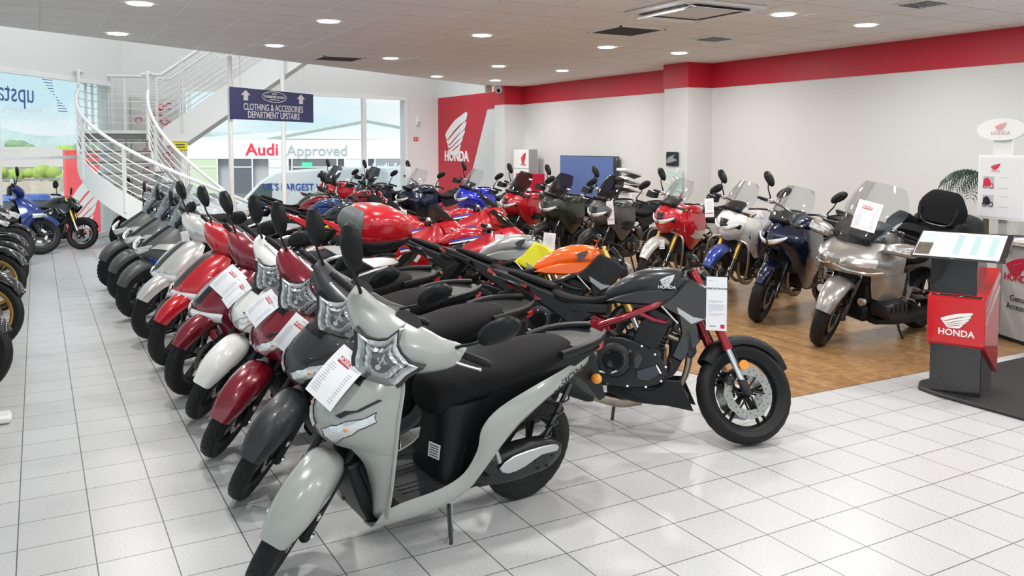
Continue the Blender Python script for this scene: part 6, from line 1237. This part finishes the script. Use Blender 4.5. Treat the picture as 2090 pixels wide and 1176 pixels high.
# red top box carried by one of them
tb = empty('top_box', (2.33, 6.45, 1.0), 'glossy red top box with grey padded backrest standing above the black seats', 'luggage box', rot=(R_(-10), 0, Y2)); tb.scale = (1, 1, 1)
g = G(); g.loft([(.20, .15, .16, .12, 3), (.10, .165, .225, .15, 3), (-.10, .16, .23, .145, 3), (-.24, .14, .18, .10, 2.8), (-.28, .13, .10, .05, 2.6)], 22, 4); g.build('lid', REDP, tb)
g = G(); g.loft([(.19, .04, .15, .05, 3.2), (.08, .03, .21, .065, 3.4), (-.12, .04, .21, .06, 3.2), (-.25, .06, .14, .04, 3)], 18, 3); g.box((0, 0, -.05), (.24, .16, .06), None, .01); g.build('base', BLK, tb)
g = G(); g.sec([((.185, 0, .06), (0, .13, 0), (.03, 0, .01), 4), ((.225, 0, .15), (0, .17, 0), (.035, 0, .01), 4), ((.20, 0, .25), (0, .15, 0), (.035, 0, .01), 4), ((.16, 0, .29), (0, .10, 0), (.02, 0, .01), 4)], 18, 3); g.build('backrest', mat('grey_pad', (.10, .115, .12), .5), tb)
# diagonal row of motorcycles
YH = R_(-44.2)
hornet = moto('naked', 'black streetfighter motorcycle with red forks and red frame at the right of the front group', (3.112, 4.178, .0), YH, HB, None, 9.1, 30, up=REDFORK, frm=paint('red_frame', (.26, .006, .022), .3), mirrors=False)
hung_card(Mx.Translation((3.36, 3.62, .88)) @ frame((0, 0, 0), (.66, -.66, 0), (-.02, .0, 1)), 'white DEMONSTRATOR card hanging at the front of the black motorcycle with red forks', (.115, .31), True)
g = G(steerM(.695, .3, math.atan2(.73-.035-.37, 1.0-.3), R_(30)));
for s in (1, -1): g.cyl((.665, s*.135, .45), (.665, s*.146, .45), .028, n=20)
g.build('fork_reflector', AMBER, hornet)
orange = moto('naked', 'streetfighter motorcycle with bright orange tank and gold fork behind the black one', (3.33, 5.42, 0), YH, ORANGE_, MATTE, 9, 25, up=GOLD, det=1, mirrors=False)
silver = moto('naked', 'streetfighter motorcycle with silver tank and lime yellow shroud', (3.3, 6.3, 0), YH, SILV_, YEL, 9, 25, det=1, mirrors=False)
YC = R_(-38)
cb = moto('sport', 'red sports motorcycle with blue and white stripes, nearer the silver tanked one', (3.58, 7.7, 0), YC, REDP, None, 9, 20, det=1, mirrors=False)
for (x, y), lb in (((3.35, 8.65), 'red sports motorcycle with stripes, middle of the three in line'), ((3.2, 9.6), 'red sports motorcycle with stripes, furthest of the three, partly behind the red top box')):
    dup(cb, (x, y, 0), (R_(-9), 0, YC), lb)
blade = dup(cb, (4.7, 10.15, 0), (R_(-9), 0, YC), 'red and white sports motorcycle behind the red top box', {'tail_white': SILW})
lime = moto('naked', 'dark motorcycle with lime yellow tail panel in the middle distance', (3.3, 10.75, 0), YC, BLKP, YEL, 9, 20, det=1, mirrors=False, frm=YEL)
nkd = moto('naked', 'far motorcycle with dark blue tank near the window', (3.35, 11.7, 0), YC, paint('deep_blue', (.01, .04, .16), .4), BLK, 9, 20, det=1, mirrors='round')
for (x, y), P, lb in (((3.45, 12.5), DKRED, 'far motorcycle with dark red tank next to the blue tanked one'), ((3.65, 13.3), OLIVE, 'far motorcycle with dark green tank between two red tanked ones'), ((4.5, 13.6), DKRED, 'furthest motorcycle with red tank beside the stair rail')):
    dup(nkd, (x, y, 0), (R_(-9), 0, YC), lb, {'deep_blue': P})
# wall row on the wood floor
gw = touring_flagship('large bronze silver touring motorcycle with clear screen and black top case', cen(6.05, 5.17, R_(184), .74), R_(184))
ntb = moto('tour', 'dark blue touring motorcycle with clear screen beside the bronze one', cen(6.32, 6.2, R_(194), .74), R_(194), NAVY, BLKP, 8, 15)
at1 = moto('adv', 'white and blue adventure motorcycle with gold forks and black screen cowl', cen(6.40, 7.0, R_(194), .76), R_(194), paint('adv_white', (.70, .70, .70), 0), paint('adv_blue', (.02, .05, .28), .2), 8, 12, up=GOLD, det=2)
at2 = moto('adv', 'red and white adventure motorcycle with gold forks', cen(6.30, 7.95, R_(194), .76), R_(194), REDP, SILW, 8, 12, up=GOLD, det=2)
ta = moto('adv', 'dark grey adventure motorcycle with smoked screen under the screen board', cen(6.15, 9.1, R_(198), .76), R_(198), GREYM, BLK, 8, 12, lamp='smoke', det=1)
g = G()
for s in (1, -1): g.text('HONDA', frame((.27, s*.243, .80), (-s, 0, 0), (0, -s*.15, 1)), .075, .004, .012, 1.1)
g.build('side_lettering', BLK, ta)
nx = moto('adv', 'olive green adventure motorcycle with tall smoked screen', cen(6.05, 10.15, R_(198), .76), R_(198), OLIVE, BLK, 8, 12, lamp='smoke', det=1)
dup(nx, cen(5.95, 11.1, R_(198), .76), (R_(-8), 0, R_(198)), 'red and black adventure motorcycle left of the olive green one', {'olive_paint': REDP})
dup(at1, cen(5.95, 12.7, R_(198), .76), (R_(-8), 0, R_(198)), 'bright blue adventure motorcycle in front of the red wall panel', {'adv_white': BLUEP, 'adv_blue': SILW, 'gold_anodised': BLKG})
dup(ntb, cen(5.45, 13.9, R_(198), .74), (R_(-8), 0, R_(198)), 'navy touring motorcycle with tall clear screen far left of the bright blue one')
dup(nx, cen(5.0, 15.0, R_(198), .76), (R_(-8), 0, R_(198)), 'black and white adventure motorcycle near the window mullion', {'olive_paint': BLKP})
dup(nx, cen(4.6, 16.0, R_(198), .76), (R_(-8), 0, R_(198)), 'red adventure motorcycle furthest back by the window', {'olive_paint': REDP})
# left edge and back left
YL = R_(-12)
lm1 = maxi_scooter('black windscreen scooter cut by the left picture edge', (-1.05, 14.5, 0), YL, BLKP, BLKP, 9, 25)
bsh = city_scooter('deep blue tall wheeled scooter standing at the far left by the window', (-.55, 16.0-.15, 0), R_(-12), paint('deep_blue_scooter', (.008, .035, .20), .3), paint('deep_blue_two', (.006, .03, .17), .3), 8, 20)
# left edge wheels, small machines at the back left
gold_trail = moto('adv', 'machine with gold spoked front wheel at the left picture edge, higher of two', (0, 0, 0), 0, BLKP, BLKP, 8, 10, up=GOLD, det=1, rim=GOLD)
lw = moto('tour', 'dark machine whose front wheel shows lowest at the left edge, under the gold rims', (0, 0, 0), 0, BLKP, BLKP, 8, 10, det=1)
def put(o, fx, fy, yd, label=None, half=.76):
    c = cen(fx, fy, R_(yd), half); o.location = c; o.rotation_euler = (R_(-8), 0, R_(yd)); return o
put(gold_trail, -.47, 10.44, -14)
dup(gold_trail, cen(-.47, 8.45, R_(-14), .76), (R_(-8), 0, R_(-14)), 'machine with gold spoked front wheel at the left picture edge, lower of two')
put(lw, -.47, 7.0, -14)
dup(lw, cen(-.40, 11.7, R_(-14), .76), (R_(-8), 0, R_(-14)), 'black touring motorcycle whose front wheel shows above the gold rims at the left edge')
dup(lw, cen(-.40, 12.85, R_(-14), .76), (R_(-8), 0, R_(-14)), 'black touring motorcycle next to the windscreen scooter at the left edge')
mk = moto('naked', 'small green and black motorcycle with gold forks in front of the red totem', (.12, 16.55, 0), R_(-38), OLIVE, BLK, 8, 15, up=GOLD, det=1, mirrors='round', sc=.86)
s1 = moto('naked', 'small black motorcycle tucked under the stairs, left one', (1.75, 16.9, 0), R_(215), BLKP, BLK, 8, 15, det=1, mirrors='round', sc=.86)
g = G(); g.box((0, 0, .03), (.30, .16, .05), None, .015); o = g.build('wheel_stand', WHITEP); o.location = (-.34, 6.30, 0); tag(o, 'end of a white wheel stand on the tiles at the left edge', 'wheel stand')
# priced cards lying on the noses of the near scooters
def hit(px, py):
    d = (_f+_r*((px-1045)/1733.4)-_u*((py-398.4)/1733.4)).normalized()
    ok, p, n, i_, o, m = SC.ray_cast(DG, camo.location, d, distance=30)
    return p, (n if n.dot(d) < 0 else -n), d
bpy.context.view_layer.update(); DG = bpy.context.evaluated_depsgraph_get()
def nose_card(px, py, deg, label, sz=(.15, .21), sink=0.):
    ps = [hit(px+a, py+b) for a, b in ((0, 0), (-14, 0), (14, 0), (0, -14), (0, 14))]; p = ps[0][0]; n = sum((q[1] for q in ps if (q[0]-p).length < .15), V((0, 0, 0))).normalized(); n = (n*.6-ps[0][2]*.4).normalized(); t = R_(deg); up = _u*cos(t)+_r*sin(t)
    y = (up-n*up.dot(n)).normalized(); x = y.cross(n); M = Mx(((x.x, y.x, n.x, p.x), (x.y, y.y, n.y, p.y), (x.z, y.z, n.z, p.z), (0, 0, 0, 1))) @ Mx.Translation((0, 0, .04)); return (M, label, sz)
CARDS = [nose_card(697, 777, 31, 'white priced card with red block on the pearl grey scooter nose', (.165, .235)),
nose_card(600, 683, 41, 'white priced card with red block on the matt black scooter nose'),
nose_card(545, 635, 42, 'white priced card with red block on the glossy burgundy scooter nose', (.15, .20)),
nose_card(490, 605, 42, 'white priced card with red block on the white scooter with round headlamp', (.10, .20)),
nose_card(468, 578, 40, 'white priced card with red block behind the one on the white scooter'),
nose_card(1770, 443, 18, 'white priced card inside the clear screen of the bronze touring motorcycle', (.20, .26))]
TAGS = []
def tagat(px, py, D, w_, h_, label, tilt=0.):
    """hang a tag at a point seen from the entrance, D metres away"""
    p, n, d = hit(px, py-h_*.4*1733/D)
    if abs((p-camo.location).dot(_f)-D) > 2.2: p, n, d = hit(px+6, py)
    p = p-d*.035-V((0, 0, h_*.45))
    TAGS.append((Mx.Translation(p) @ frame((0, 0, 0), (_r.x, _r.y, 0), (-.0, 0, 1)) @ Mx.Rotation(tilt, 4, 'Z'), label, (w_, h_)))
for px, py, D, w_, h_, lb, tl in ((380, 490, 8.6, .07, .20, 'white sales tag between the white and blue scooters', .2), (282, 400, 10.8, .09, .32, 'long white sales tag on the far grey scooter', .12), (1114, 478, 7.9, .10, .20, 'grey and white sales tag in front of the olive motorcycle', -.1),
        (1013, 480, 7.0, .09, .14, 'square sales tag hanging at the nearest striped sports motorcycle', -.05), (823, 440, 8.7, .08, .13, 'square sales tag by the middle striped sports motorcycle', 0), (1240, 413, 8.2, .09, .30, 'long sales tag on the dark grey adventure motorcycle', .08),
        (1442, 407, 6.9, .10, .21, 'sales tag with red heading between the two white adventure screens', .05), (1552, 435, 6.6, .08, .26, 'slim sales tag between white and dark blue motorcycles', -.15), (1345, 490, 7.2, .06, .11, 'small sales tag over the front fender of the red adventure motorcycle', .05),
        (833, 365, 13.2, .09, .42, 'long thin tag beside the red mirror far away', .02), (703, 365, 11.6, .10, .12, 'tag on the instruments in front of the van emblem', 0), (583, 388, 12.4, .08, .10, 'square tag, left of the three on the far naked motorcycles', 0), (603, 395, 12.0, .09, .11, 'square tag, middle of the three on the far naked motorcycles', 0), (633, 402, 11.4, .08, .11, 'square tag, right of the three on the far naked motorcycles', 0), (1075, 385, 8.9, .08, .12, 'small white tag behind the screen of the red and black motorcycle', .4)):
    tagat(px, py, D, w_, h_, lb, tl)
for M, lb, sz in CARDS: price_card(M, lb, 0, sz)
for M, lb, sz in TAGS: hung_card(M, lb, sz)
